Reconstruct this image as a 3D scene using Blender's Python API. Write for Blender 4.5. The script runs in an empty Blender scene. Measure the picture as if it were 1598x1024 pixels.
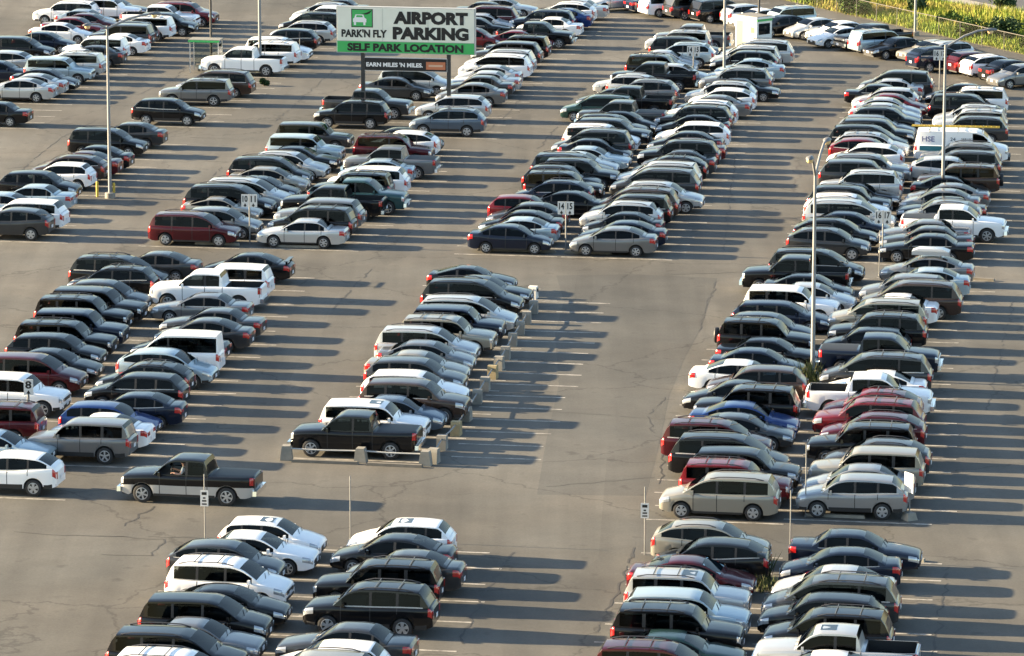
import bpy, math, random
from mathutils import Vector, Matrix
random.seed(7)
sc = bpy.context.scene
R = math.radians
# ------------------------------------------------------------------ camera, world, sun, exposure
IMW, IMH = 1598.0, 1024.0
F = 7000.0                    # focal length in photo pixels
YH = -880.0                   # horizon line
CX, CY = 799.0, 512.0
PITCH = math.atan((CY - YH) / F)
H = math.cos(PITCH) / 0.02272
cam_d = bpy.data.cameras.new('camera'); cam = bpy.data.objects.new('camera', cam_d)
sc.collection.objects.link(cam); sc.camera = cam
cam.location = (0, 0, H); cam.rotation_euler = (R(90) - PITCH, 0, 0)
cam_d.sensor_width = 36.0; cam_d.lens = 36.0 * F / IMW
cam_d.clip_start = 1.0; cam_d.clip_end = 6000.0

SUN_EL, SH = R(14.0), R(10.0)            # sun height; shadows run to +x and SH towards the camera
sun_dir = Vector((-math.cos(SH) * math.cos(SUN_EL), math.sin(SH) * math.cos(SUN_EL), math.sin(SUN_EL)))
w = bpy.data.worlds.new('World'); sc.world = w; w.use_nodes = True
wn = w.node_tree.nodes; wl = w.node_tree.links
for n in list(wn): wn.remove(n)
sky = wn.new('ShaderNodeTexSky'); sky.sky_type = 'NISHITA'; sky.sun_disc = False
sky.sun_elevation = SUN_EL; sky.sun_rotation = math.atan2(sun_dir.x, sun_dir.y)
sky.air_density = 1.0; sky.dust_density = 1.0; sky.ozone_density = 1.0
bg = wn.new('ShaderNodeBackground'); bg.inputs['Strength'].default_value = 0.076
wo = wn.new('ShaderNodeOutputWorld')
wl.new(sky.outputs[0], bg.inputs[0]); wl.new(bg.outputs[0], wo.inputs[0])
sd = bpy.data.lights.new('sun', 'SUN'); sd.energy = 5.0; sd.angle = R(0.5); sd.color = (1.0, 0.79, 0.51)
so = bpy.data.objects.new('sun', sd); sc.collection.objects.link(so)
so.rotation_euler = (-sun_dir).to_track_quat('-Z', 'Y').to_euler(); so.location = (-60, 200, 80)
sc.view_settings.view_transform = 'Standard'; sc.view_settings.look = 'None'
sc.view_settings.gamma = 1.0; sc.render.filter_size = 0.9; sc.view_settings.exposure = 2.35
try: sc.cycles.max_bounces = 5; sc.cycles.transparent_max_bounces = 8
except Exception: pass

# ------------------------------------------------------------------ helpers
sp, cp = math.sin(PITCH), math.cos(PITCH)
def ray(u, v):
    a, b = (u - CX) / F, (v - CY) / F
    return Vector((a, cp - b * sp, -sp - b * cp))
def at(u, v, z=0.0):
    d = ray(u, v); k = (z - H) / d.z
    return Vector((d.x * k, d.y * k, z))
def px(p):
    x, y, z = p[0], p[1], p[2] - H
    dz = y * cp - z * sp; dy = -y * sp - z * cp
    return CX + F * x / dz, CY + F * dy / dz
STALL = R(-9.0)                       # heading of a car whose nose points right
ROWD = Vector((math.sin(R(8.2)), math.cos(R(8.2)), 0))
STD = Vector((math.cos(STALL), math.sin(STALL), 0))

def new_mesh(name, verts, faces, mats, midx=None, smooth=None):
    me = bpy.data.meshes.new(name)
    me.from_pydata([tuple(v) for v in verts], [], faces)
    for m in mats: me.materials.append(m)
    if midx: me.polygons.foreach_set('material_index', midx)
    if smooth is not None:
        me.polygons.foreach_set('use_smooth', [True] * len(me.polygons))
        me.set_sharp_from_angle(angle=R(smooth))
    me.update()
    return me
class MB:
    """collects shapes for ONE mesh"""
    def __init__(s): s.v = []; s.f = []; s.m = []
    def add(s, vs, fs, m=0):
        b = len(s.v); s.v += [tuple(p) for p in vs]
        s.f += [tuple(i + b for i in f) for f in fs]; s.m += [m] * len(fs); return s
    def box(s, c, d, m=0, rz=0.0, taper=1.0):
        x, y, z = d[0] / 2, d[1] / 2, d[2] / 2; q = []
        for sz, t in ((-1, 1.0), (1, taper)):
            for sx, sy in ((-1, -1), (1, -1), (1, 1), (-1, 1)):
                a, b = sx * x * t, sy * y * t
                q.append((c[0] + a * math.cos(rz) - b * math.sin(rz), c[1] + a * math.sin(rz) + b * math.cos(rz), c[2] + sz * z))
        return s.add(q, [(3, 2, 1, 0), (4, 5, 6, 7), (0, 1, 5, 4), (1, 2, 6, 5), (2, 3, 7, 6), (3, 0, 4, 7)], m)
    def tube(s, pts, rad, n=8, m=0):
        pts = [Vector(p) for p in pts]; rs = rad if isinstance(rad, (list, tuple)) else [rad] * len(pts)
        vs, fs = [], []
        for i, p in enumerate(pts):
            d = (pts[min(i + 1, len(pts) - 1)] - pts[max(i - 1, 0)]).normalized()
            a = d.orthogonal().normalized() if abs(d.z) < 0.99 else Vector((1, 0, 0)); a = (a - d * a.dot(d)).normalized(); b = d.cross(a)
            for k in range(n):
                t = 2 * math.pi * k / n; vs.append(p + (a * math.cos(t) + b * math.sin(t)) * rs[i])
        for i in range(len(pts) - 1):
            for k in range(n):
                k2 = (k + 1) % n; fs.append((i * n + k, i * n + k2, (i + 1) * n + k2, (i + 1) * n + k))
        fs.append(tuple(range(n))[::-1]); fs.append(tuple((len(pts) - 1) * n + k for k in range(n)))
        return s.add(vs, fs, m)
    def lathe(s, prof, n=20, m=0, axis='z', off=(0, 0, 0), cap=True):
        vs, fs = [], []
        for r, h in prof:
            for k in range(n):
                t = 2 * math.pi * k / n; a, b = r * math.cos(t), r * math.sin(t)
                p = (a, b, h) if axis == 'z' else (a, h, b)
                vs.append((p[0] + off[0], p[1] + off[1], p[2] + off[2]))
        for i in range(len(prof) - 1):
            for k in range(n):
                k2 = (k + 1) % n; fs.append((i * n + k, i * n + k2, (i + 1) * n + k2, (i + 1) * n + k))
        if cap: fs.append(tuple(range(n))[::-1]); fs.append(tuple((len(prof) - 1) * n + k for k in range(n)))
        return s.add(vs, fs, m)
    def mesh(s, name, mats, smooth=None):
        return new_mesh(name, s.v, s.f, mats if isinstance(mats, (list, tuple)) else [mats], s.m, smooth)
def link(name, data, parent=None, loc=(0, 0, 0), rz=0.0):
    o = bpy.data.objects.new(name, data); sc.collection.objects.link(o)
    o.location = loc; o.rotation_euler = (0, 0, rz)
    if parent: o.parent = parent
    return o
def thing(name, label, cat, loc=(0, 0, 0), rz=0.0, group=None, data=None):
    o = link(name, data, None, loc, rz); o['label'] = label; o['category'] = cat
    if group: o['group'] = group
    return o
def structure(name, me, kind='structure', label=None):
    o = link(name, me); o['kind'] = kind
    if label: o['label'] = label
    return o

# ------------------------------------------------------------------ materials
MATS = {}
def nt(name):
    m = bpy.data.materials.new(name); m.use_nodes = True; t = m.node_tree
    return m, t, t.nodes, t.links, t.nodes['Principled BSDF']
def mat(name, col, rough=0.6, metal=0.0, coat=0.0, spec=0.5, noise=0.0, nscale=4.0):
    if name in MATS: return MATS[name]
    m, t, n, l, b = nt(name)
    b.inputs['Base Color'].default_value = (*col, 1); b.inputs['Roughness'].default_value = rough
    b.inputs['Metallic'].default_value = metal; b.inputs['Coat Weight'].default_value = coat
    b.inputs['Coat Roughness'].default_value = 0.06; b.inputs['Specular IOR Level'].default_value = spec
    if noise:
        tc = n.new('ShaderNodeTexCoord'); no = n.new('ShaderNodeTexNoise'); no.inputs['Scale'].default_value = nscale; no.inputs['Detail'].default_value = 6
        rp = n.new('ShaderNodeMapRange'); rp.inputs['To Min'].default_value = 1 - noise; rp.inputs['To Max'].default_value = 1 + noise
        mx = n.new('ShaderNodeVectorMath'); mx.operation = 'SCALE'; mx.inputs[0].default_value = col
        l.new(tc.outputs['Object'], no.inputs['Vector']); l.new(no.outputs['Fac'], rp.inputs['Value'])
        l.new(rp.outputs[0], mx.inputs['Scale']); l.new(mx.outputs[0], b.inputs['Base Color'])
    MATS[name] = m; return m
def tinted_glass():
    m, t, n, l, b = nt('tinted_glass'); n.remove(b); out = [x for x in n if x.type == 'OUTPUT_MATERIAL'][0]
    tr = n.new('ShaderNodeBsdfTransparent'); tr.inputs['Color'].default_value = (0.15, 0.18, 0.19, 1)
    gl = n.new('ShaderNodeBsdfGlossy'); gl.inputs['Roughness'].default_value = 0.04; fr = n.new('ShaderNodeFresnel'); fr.inputs['IOR'].default_value = 1.27
    mx = n.new('ShaderNodeMixShader'); l.new(fr.outputs[0], mx.inputs[0]); l.new(tr.outputs[0], mx.inputs[1]); l.new(gl.outputs[0], mx.inputs[2]); l.new(mx.outputs[0], out.inputs['Surface'])
    MATS['tinted_glass'] = m; return m
GLASS = tinted_glass(); TRIM = mat('bright_trim', (0.6, 0.6, 0.58), 0.35, 0.3); SEAT = mat('seat_cloth', (0.07, 0.068, 0.065), 0.9)
SUNROOF = mat('sunroof_glass', (0.01, 0.012, 0.014), 0.06, 0, 0, 0.4)
BLACK = mat('black_plastic', (0.016, 0.016, 0.017), 0.55)
TYRE = mat('tyre_rubber', (0.02, 0.02, 0.021), 0.8, noise=0.2)
ALLOY = mat('wheel_alloy', (0.46, 0.47, 0.48), 0.35, 0.55)
CHROME = mat('chrome', (0.75, 0.75, 0.76), 0.15, 1.0)
HEADL = mat('headlamp_lens', (0.45, 0.47, 0.49), 0.10, 0.45, 1.0)
TAILL = mat('tail_lamp_lens', (0.42, 0.012, 0.012), 0.15, 0, 1.0)
PLATE = mat('number_plate_white', (0.7, 0.72, 0.75), 0.4)
RAIL = mat('roof_rail_grey', (0.09, 0.09, 0.095), 0.4, 0.4)
CONC = mat('concrete', (0.25, 0.235, 0.20), 0.9, noise=0.35, nscale=3)
CONCY = mat('painted_concrete', (0.33, 0.26, 0.14), 0.9, noise=0.35, nscale=3)
STEEL = mat('galvanised_steel', (0.22, 0.225, 0.225), 0.5, 0.4, noise=0.15)
POLEG = mat('pole_grey_paint', (0.23, 0.235, 0.235), 0.6, 0.1, noise=0.12)
POLED = mat('pole_dark_paint', (0.03, 0.033, 0.035), 0.5)
WHITE = mat('white_sign_paint', (0.62, 0.62, 0.60), 0.5)
INK = mat('black_lettering', (0.008, 0.008, 0.009), 0.5)
REDINK = mat('red_lettering', (0.45, 0.03, 0.03), 0.5)
PAINTC = {'k': ((0.006, 0.006, 0.007), 0.0, 'black'), 'dg': ((0.045, 0.047, 0.05), 0.4, 'dark grey'), 'g': ((0.17, 0.175, 0.18), 0.5, 'grey'),
    's': ((0.48, 0.49, 0.49), 0.45, 'silver'), 'w': ((0.86, 0.86, 0.85), 0.0, 'white'), 'n': ((0.010, 0.015, 0.030), 0.2, 'navy blue'),
    'b': ((0.014, 0.04, 0.15), 0.3, 'bright blue'), 'lb': ((0.36, 0.45, 0.50), 0.35, 'pale blue'), 'm': ((0.062, 0.008, 0.012), 0.25, 'maroon'),
    'ms': ((0.26, 0.27, 0.28), 0.45, 'dull silver'), 'r': ((0.13, 0.011, 0.016), 0.15, 'red'), 't': ((0.29, 0.275, 0.235), 0.4, 'tan'), 'br': ((0.055, 0.036, 0.028), 0.3, 'brown'),
    'bg': ((0.09, 0.12, 0.16), 0.4, 'blue grey'), 'gn': ((0.018, 0.045, 0.04), 0.3, 'dark green'), 'te': ((0.03, 0.075, 0.08), 0.3, 'teal')}
def paint(c):
    col, met, nm = PAINTC[c]
    return mat('car_paint_' + nm.replace(' ', '_'), col, 0.28, met, 0.62, 0.05, noise=0.06, nscale=2.0)

def asphalt():
    m, t, n, l, b = nt('worn_asphalt')
    tc = n.new('ShaderNodeTexCoord')
    def noise(s, d=5, r=0.6):
        x = n.new('ShaderNodeTexNoise'); x.inputs['Scale'].default_value = s; x.inputs['Detail'].default_value = d; x.inputs['Roughness'].default_value = r
        l.new(tc.outputs['Object'], x.inputs['Vector']); return x
    def mrange(a, f0, f1, t0, t1):
        x = n.new('ShaderNodeMapRange'); x.inputs['From Min'].default_value = f0; x.inputs['From Max'].default_value = f1
        x.inputs['To Min'].default_value = t0; x.inputs['To Max'].default_value = t1; l.new(a, x.inputs['Value']); return x.outputs[0]
    def mul(a, bb):
        x = n.new('ShaderNodeMath'); x.operation = 'MULTIPLY'; l.new(a, x.inputs[0]); l.new(bb, x.inputs[1]); return x.outputs[0]
    big = mrange(noise(0.05, 4).outputs['Fac'], 0.36, 0.64, 0.80, 1.30)
    mid = mrange(noise(0.45, 6, 0.7).outputs['Fac'], 0.3, 0.7, 0.88, 1.12)
    fine = mrange(noise(9.0, 3).outputs['Fac'], 0.3, 0.7, 0.9, 1.1)
    # streaks along the aisles
    mp = n.new('ShaderNodeMapping'); mp.inputs['Rotation'].default_value = (0, 0, R(-8.2)); mp.inputs['Scale'].default_value = (1.3, 0.05, 1)
    l.new(tc.outputs['Object'], mp.inputs['Vector'])
    st = n.new('ShaderNodeTexNoise'); st.inputs['Scale'].default_value = 0.5; st.inputs['Detail'].default_value = 4; l.new(mp.outputs[0], st.inputs['Vector'])
    streak = mrange(st.outputs['Fac'], 0.35, 0.65, 0.86, 1.10)
    # dark oil drips
    oil = mrange(noise(0.9, 3, 0.5).outputs['Fac'], 0.63, 0.75, 1.0, 0.66)
    # hairline cracks
    vo = n.new('ShaderNodeTexVoronoi'); vo.feature = 'DISTANCE_TO_EDGE'; vo.inputs['Scale'].default_value = 0.085
    wv = n.new('ShaderNodeVectorMath'); wv.operation = 'ADD'
    wn2 = noise(0.6, 4); sc2 = n.new('ShaderNodeVectorMath'); sc2.operation = 'SCALE'; sc2.inputs['Scale'].default_value = 2.2
    l.new(wn2.outputs['Color'], sc2.inputs[0]); l.new(tc.outputs['Object'], wv.inputs[0]); l.new(sc2.outputs[0], wv.inputs[1]); l.new(wv.outputs[0], vo.inputs['Vector'])
    crack = mrange(vo.outputs['Distance'], 0.002, 0.008, 0.68, 1.0)
    pv = n.new('ShaderNodeTexVoronoi'); pv.inputs['Scale'].default_value = 0.11; pv.distance = 'CHEBYCHEV'
    pm_ = n.new('ShaderNodeMapping'); pm_.inputs['Rotation'].default_value = (0, 0, R(8)); pm_.inputs['Scale'].default_value = (1.6, .45, 1); l.new(tc.outputs['Object'], pm_.inputs['Vector']); l.new(pm_.outputs[0], pv.inputs['Vector'])
    sx = n.new('ShaderNodeSeparateXYZ'); l.new(pv.outputs['Color'], sx.inputs[0]); patch_ = mrange(sx.outputs[0], 0, 1, 0.93, 1.07)
    f = mul(mul(mul(mul(mul(mul(big, mid), fine), streak), oil), crack), patch_)
    col = n.new('ShaderNodeMix'); col.data_type = 'RGBA'
    col.inputs['A'].default_value = (0.088, 0.090, 0.083, 1); col.inputs['B'].default_value = (0.112, 0.099, 0.080, 1)
    l.new(noise(0.12, 3).outputs['Fac'], col.inputs['Factor'])
    sm = n.new('ShaderNodeVectorMath'); sm.operation = 'SCALE'; l.new(col.outputs['Result'], sm.inputs[0]); l.new(f, sm.inputs['Scale'])
    l.new(sm.outputs[0], b.inputs['Base Color']); b.inputs['Roughness'].default_value = 0.85; b.inputs['Specular IOR Level'].default_value = 0.3
    bp = n.new('ShaderNodeBump'); bp.inputs['Strength'].default_value = 0.25; bp.inputs['Distance'].default_value = 0.02
    l.new(noise(25.0, 3).outputs['Fac'], bp.inputs['Height']); l.new(bp.outputs[0], b.inputs['Normal'])
    return m
ASPH = asphalt()
ASPHD = ASPH.copy(); ASPHD.name = 'older_dark_asphalt'
for n_ in ASPHD.node_tree.nodes:
    if n_.type == 'MIX': n_.inputs['A'].default_value = (0.074, 0.075, 0.070, 1); n_.inputs['B'].default_value = (0.086, 0.080, 0.068, 1)
def worn_paint(name, col, lo, hi):
    m, t, n, l, b = nt(name)
    tc = n.new('ShaderNodeTexCoord'); no = n.new('ShaderNodeTexNoise'); no.inputs['Scale'].default_value = 1.6; no.inputs['Detail'].default_value = 8; no.inputs['Roughness'].default_value = 0.75
    l.new(tc.outputs['Object'], no.inputs['Vector'])
    mr = n.new('ShaderNodeMapRange'); mr.inputs['From Min'].default_value = lo; mr.inputs['From Max'].default_value = hi; l.new(no.outputs['Fac'], mr.inputs['Value'])
    mx = n.new('ShaderNodeMix'); mx.data_type = 'RGBA'; mx.inputs['A'].default_value = (0.12, 0.11, 0.095, 1); mx.inputs['B'].default_value = (*col, 1)
    l.new(mr.outputs[0], mx.inputs['Factor']); l.new(mx.outputs['Result'], b.inputs['Base Color']); b.inputs['Roughness'].default_value = 0.8
    return m
LINE = worn_paint('worn_white_line', (0.50, 0.47, 0.41), 0.36, 0.66)
CRACK = mat('crack_sealant', (0.05, 0.047, 0.041), 0.8)
GRASSG = None
def earth():
    m, t, n, l, b = nt('dry_earth_and_grass')
    tc = n.new('ShaderNodeTexCoord'); no = n.new('ShaderNodeTexNoise'); no.inputs['Scale'].default_value = 0.12; no.inputs['Detail'].default_value = 7
    l.new(tc.outputs['Object'], no.inputs['Vector'])
    cr = n.new('ShaderNodeValToRGB'); cr.color_ramp.elements[0].position = 0.35; cr.color_ramp.elements[0].color = (0.075, 0.085, 0.022, 1)
    cr.color_ramp.elements[1].position = 0.65; cr.color_ramp.elements[1].color = (0.16, 0.12, 0.06, 1)
    l.new(no.outputs['Fac'], cr.inputs['Fac']); l.new(cr.outputs[0], b.inputs['Base Color']); b.inputs['Roughness'].default_value = 0.95
    return m
EARTH = earth()

# ------------------------------------------------------------------ the setting
def sheet(name, pts, z, m, kind='structure'):
    return structure(name, new_mesh(name, [(p[0], p[1], z) for p in pts], [tuple(range(len(pts)))], [m]), kind)
sheet('ground', [(-3000, -500), (3000, -500), (3000, 4000), (-3000, 4000)], -0.03, EARTH)
# fence line: runs from the right edge back to the far left
FA, FB = at(1640, 100), at(1150, -12)
fdir = (FB - FA).normalized(); fn = Vector((fdir.y, -fdir.x, 0))           # fn points away from the lot
if fn.x < 0: fn = -fn
FA0 = FA - fdir * 120; FB0 = FB + fdir * 260
lot = [Vector((-260, 20, 0)), Vector((260, 20, 0)), FA0 + fn * 0.8, FB0 + fn * 0.8, Vector((-260, FB0.y, 0))]
sheet('parking_lot', lot, 0.0, ASPH)

# ------------------------------------------------------------------ cars: shape tables
def pchip(pts):
    xs = [p[0] for p in pts]; ys = [p[1] for p in pts]; n = len(xs)
    h = [xs[i + 1] - xs[i] for i in range(n - 1)]; d = [(ys[i + 1] - ys[i]) / h[i] for i in range(n - 1)]
    m = [d[0]] + [0 if d[i - 1] * d[i] <= 0 else 2 / (1 / d[i - 1] + 1 / d[i]) for i in range(1, n - 1)] + [d[-1]]
    def f(x):
        if x <= xs[0]: return ys[0]
        if x >= xs[-1]: return ys[-1]
        i = max(k for k in range(n - 1) if xs[k] <= x)
        t = (x - xs[i]) / h[i]
        return ((1 + 2 * t) * (1 - t) ** 2 * ys[i] + t * (1 - t) ** 2 * h[i] * m[i] + t * t * (3 - 2 * t) * ys[i + 1] + t * t * (t - 1) * h[i] * m[i + 1])
    return f
# u = metres behind the nose.  deck: top of lower body; roof: roof-edge line from windscreen foot to rear-window foot
SPEC = {
 'sd': dict(kind='sedan', L=4.75, W=1.80, wb=2.72, fo=0.93, wr=0.325, tum=0.73, deck=[(0, .58), (.06, .66), (.35, .76), (1.2, .93), (2.4, .92), (3.6, .97), (4.1, 1.02), (4.6, 1.01), (4.75, .88)],
            roof=[(1.12, .93), (1.95, 1.34), (2.35, 1.405), (2.8, 1.41), (3.25, 1.35), (4.12, 1.03)], B=1.95, C=3.2, pil=[(2.50, 2.60), (3.42, 3.50)], door=[1.42, 2.56, 3.55], roofc=2.55),
 'cp': dict(kind='coupe', L=4.5, W=1.78, wb=2.62, fo=0.92, wr=0.33, tum=0.70, deck=[(0, .56), (.06, .64), (.35, .74), (1.3, .90), (2.5, .92), (3.6, .98), (4.35, 1.0), (4.5, .88)],
            roof=[(1.3, .90), (2.1, 1.27), (2.45, 1.31), (2.8, 1.31), (3.1, 1.26), (4.15, .98)], B=2.1, C=3.05, pil=[(2.85, 2.98)], door=[1.5, 2.9], roofc=2.55),
 'hb': dict(kind='hatchback', L=4.25, W=1.78, wb=2.6, fo=0.87, wr=0.325, tum=0.75, deck=[(0, .60), (.06, .68), (.35, .79), (1.05, .95), (2.4, .95), (3.6, 1.0), (4.12, 1.0), (4.25, .88)],
            roof=[(1.0, .94), (1.8, 1.40), (2.25, 1.46), (2.8, 1.465), (3.65, 1.41), (4.14, 1.0)], B=1.8, C=3.66, pil=[(2.36, 2.46), (3.18, 3.26)], door=[1.3, 2.41, 3.25], roofc=2.7),
 'wg': dict(kind='station_wagon', L=4.75, W=1.80, wb=2.72, fo=0.93, wr=0.325, tum=0.75, deck=[(0, .58), (.06, .66), (.35, .77), (1.2, .94), (2.4, .94), (3.6, .98), (4.6, 1.0), (4.75, .88)],
            roof=[(1.15, .94), (1.95, 1.38), (2.4, 1.45), (3.0, 1.455), (4.15, 1.40), (4.66, 1.0)], B=1.95, C=4.15, pil=[(2.5, 2.6), (3.42, 3.52)], door=[1.42, 2.55, 3.5], roofc=3.0),
 'sv': dict(kind='suv', L=4.65, W=1.86, wb=2.70, fo=0.92, wr=0.355, tum=0.76, deck=[(0, .72), (.06, .82), (.35, .93), (1.15, 1.07), (2.5, 1.07), (3.8, 1.13), (4.5, 1.14), (4.65, 1.0)],
            roof=[(1.05, 1.06), (1.8, 1.54), (2.25, 1.62), (2.9, 1.63), (4.0, 1.56), (4.52, 1.14)], B=1.8, C=4.0, pil=[(2.42, 2.52), (3.38, 3.48)], door=[1.36, 2.47, 3.42], roofc=2.85, clad=1, rails=1),
 'bx': dict(kind='suv', L=4.7, W=1.86, wb=2.70, fo=0.90, wr=0.37, tum=0.84, deck=[(0, .78), (.05, .92), (.3, 1.0), (1.3, 1.09), (2.5, 1.10), (4.0, 1.13), (4.58, 1.13), (4.7, 1.0)],
            roof=[(1.25, 1.09), (1.78, 1.60), (2.1, 1.68), (3.0, 1.70), (4.36, 1.66), (4.62, 1.13)], B=1.78, C=4.36, pil=[(2.45, 2.56), (3.42, 3.56)], door=[1.5, 2.5, 3.45], roofc=3.0, clad=1, rails=1, cross=1),
 'mv': dict(kind='minivan', L=5.05, W=1.95, wb=3.0, fo=0.98, wr=0.335, tum=0.78, deck=[(0, .66), (.06, .75), (.35, .86), (1.05, 1.03), (2.5, 1.02), (4.0, 1.05), (4.9, 1.06), (5.05, .9)],
            roof=[(.85, 1.0), (1.85, 1.58), (2.35, 1.68), (3.2, 1.69), (4.55, 1.61), (4.95, 1.06)], B=1.85, C=4.55, pil=[(2.36, 2.46), (3.55, 3.64)], door=[1.45, 2.41, 3.6], roofc=3.2, rails=1),
 'vn': dict(kind='small_van', L=4.6, W=1.80, wb=2.91, fo=0.86, wr=0.33, tum=0.86, deck=[(0, .72), (.06, .82), (.4, .95), (1.05, 1.13), (2.5, 1.13), (4.0, 1.13), (4.5, 1.13), (4.6, 1.0)],
            roof=[(.8, 1.08), (1.65, 1.82), (2.0, 1.95), (3.2, 1.97), (4.45, 1.93), (4.56, 1.13)], B=1.65, C=4.45, pil=[(2.1, 2.2), (3.2, 3.3)], door=[1.25, 2.15, 3.25], roofc=3.1),
 'cv': dict(kind='cargo_van', L=5.7, W=2.0, wb=3.43, fo=0.85, wr=0.36, tum=0.86, deck=[(0, .85), (.05, 1.0), (.3, 1.1), (1.0, 1.22), (2.5, 1.2), (4.0, 1.2), (5.6, 1.2), (5.7, 1.05)],
            roof=[(.9, 1.2), (1.5, 1.88), (1.9, 2.02), (3.2, 2.05), (5.5, 2.02), (5.65, 1.2)], B=1.5, C=5.5, pil=[(2.15, 5.5)], door=[1.2, 2.2], roofc=3.5),
 'pk': dict(kind='pickup_truck', L=5.65, W=1.98, wb=3.58, fo=0.95, wr=0.39, tum=0.80, deck=[(0, .90), (.05, 1.04), (.3, 1.12), (1.55, 1.20), (2.5, 1.19), (3.85, 1.21), (5.6, 1.21), (5.65, 1.15)],
            roof=[(1.42, 1.19), (2.05, 1.72), (2.35, 1.81), (2.9, 1.82), (3.55, 1.78), (3.74, 1.20)], B=2.05, C=3.55, pil=[(2.78, 2.88)], door=[1.7, 2.83, 3.72], roofc=2.8, bed=(3.86, 5.58)),
}
def variant(new, base, **kw):
    d = dict(SPEC[base]); d.update(kw); d['base'] = base; SPEC[new] = d
variant('sdb', 'sd', L=4.55, W=1.76, wb=2.65, fo=.88, deck=[(0, .60), (.06, .69), (.35, .80), (1.1, .96), (2.4, .96), (3.5, 1.02), (4.0, 1.07), (4.42, 1.06), (4.55, .92)],
        roof=[(1.0, .95), (1.85, 1.38), (2.25, 1.445), (2.8, 1.45), (3.2, 1.40), (3.98, 1.08)], B=1.85, C=3.15, pil=[(2.42, 2.5), (3.3, 3.36)], door=[1.3, 2.46, 3.4], roofc=2.5, wr=.315)
variant('sdc', 'sd', L=4.95, W=1.84, wb=2.78, fo=1.0, deck=[(0, .62), (.05, .70), (.3, .77), (1.4, .92), (2.5, .92), (3.7, .95), (4.25, .99), (4.85, .98), (4.95, .86)],
        roof=[(1.32, .92), (2.1, 1.33), (2.4, 1.39), (2.9, 1.40), (3.4, 1.36), (4.05, .99)], B=2.1, C=3.4, pil=[(2.68, 2.77), (3.5, 3.58)], door=[1.6, 2.72, 3.65], roofc=2.75)
variant('svb', 'sv', L=4.50, W=1.82, wb=2.62, fo=.9, deck=[(0, .68), (.06, .78), (.35, .90), (1.05, 1.03), (2.5, 1.05), (3.6, 1.14), (4.35, 1.18), (4.5, 1.0)],
        roof=[(.95, 1.02), (1.75, 1.50), (2.2, 1.59), (2.7, 1.60), (3.6, 1.53), (4.4, 1.18)], B=1.75, C=3.72, pil=[(2.34, 2.44), (3.24, 3.32)], door=[1.28, 2.39, 3.28], roofc=2.65)
variant('svc', 'sv', L=4.85, W=1.92, wb=2.8, fo=.95, deck=[(0, .80), (.05, .92), (.3, 1.0), (1.25, 1.10), (2.5, 1.10), (4.0, 1.13), (4.72, 1.13), (4.85, 1.0)],
        roof=[(1.15, 1.09), (1.8, 1.60), (2.2, 1.68), (3.0, 1.70), (4.3, 1.64), (4.72, 1.13)], B=1.8, C=4.3, pil=[(2.5, 2.6), (3.5, 3.6)], door=[1.45, 2.55, 3.55], roofc=3.0, tum=.79, wr=.37)
variant('mvb', 'mv', L=4.8, W=1.94, wb=2.9, fo=.92, deck=[(0, .70), (.06, .80), (.35, .90), (1.1, 1.04), (2.5, 1.03), (4.0, 1.05), (4.65, 1.06), (4.8, .9)],
        roof=[(.95, 1.02), (1.8, 1.54), (2.2, 1.63), (3.0, 1.65), (4.4, 1.60), (4.72, 1.06)], B=1.8, C=4.38, pil=[(2.3, 2.4), (3.42, 3.52)], door=[1.4, 2.35, 3.46], roofc=3.05, tum=.8)
VARIANTS = {'sd': ['sd', 'sdb', 'sdc'], 'sv': ['sv', 'svb', 'svc'], 'mv': ['mv', 'mvb']}
for k, s in SPEC.items(): s['rooz'] = max(p[1] for p in s['roof']) + 0.04
PART_CACHE = {}
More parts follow.
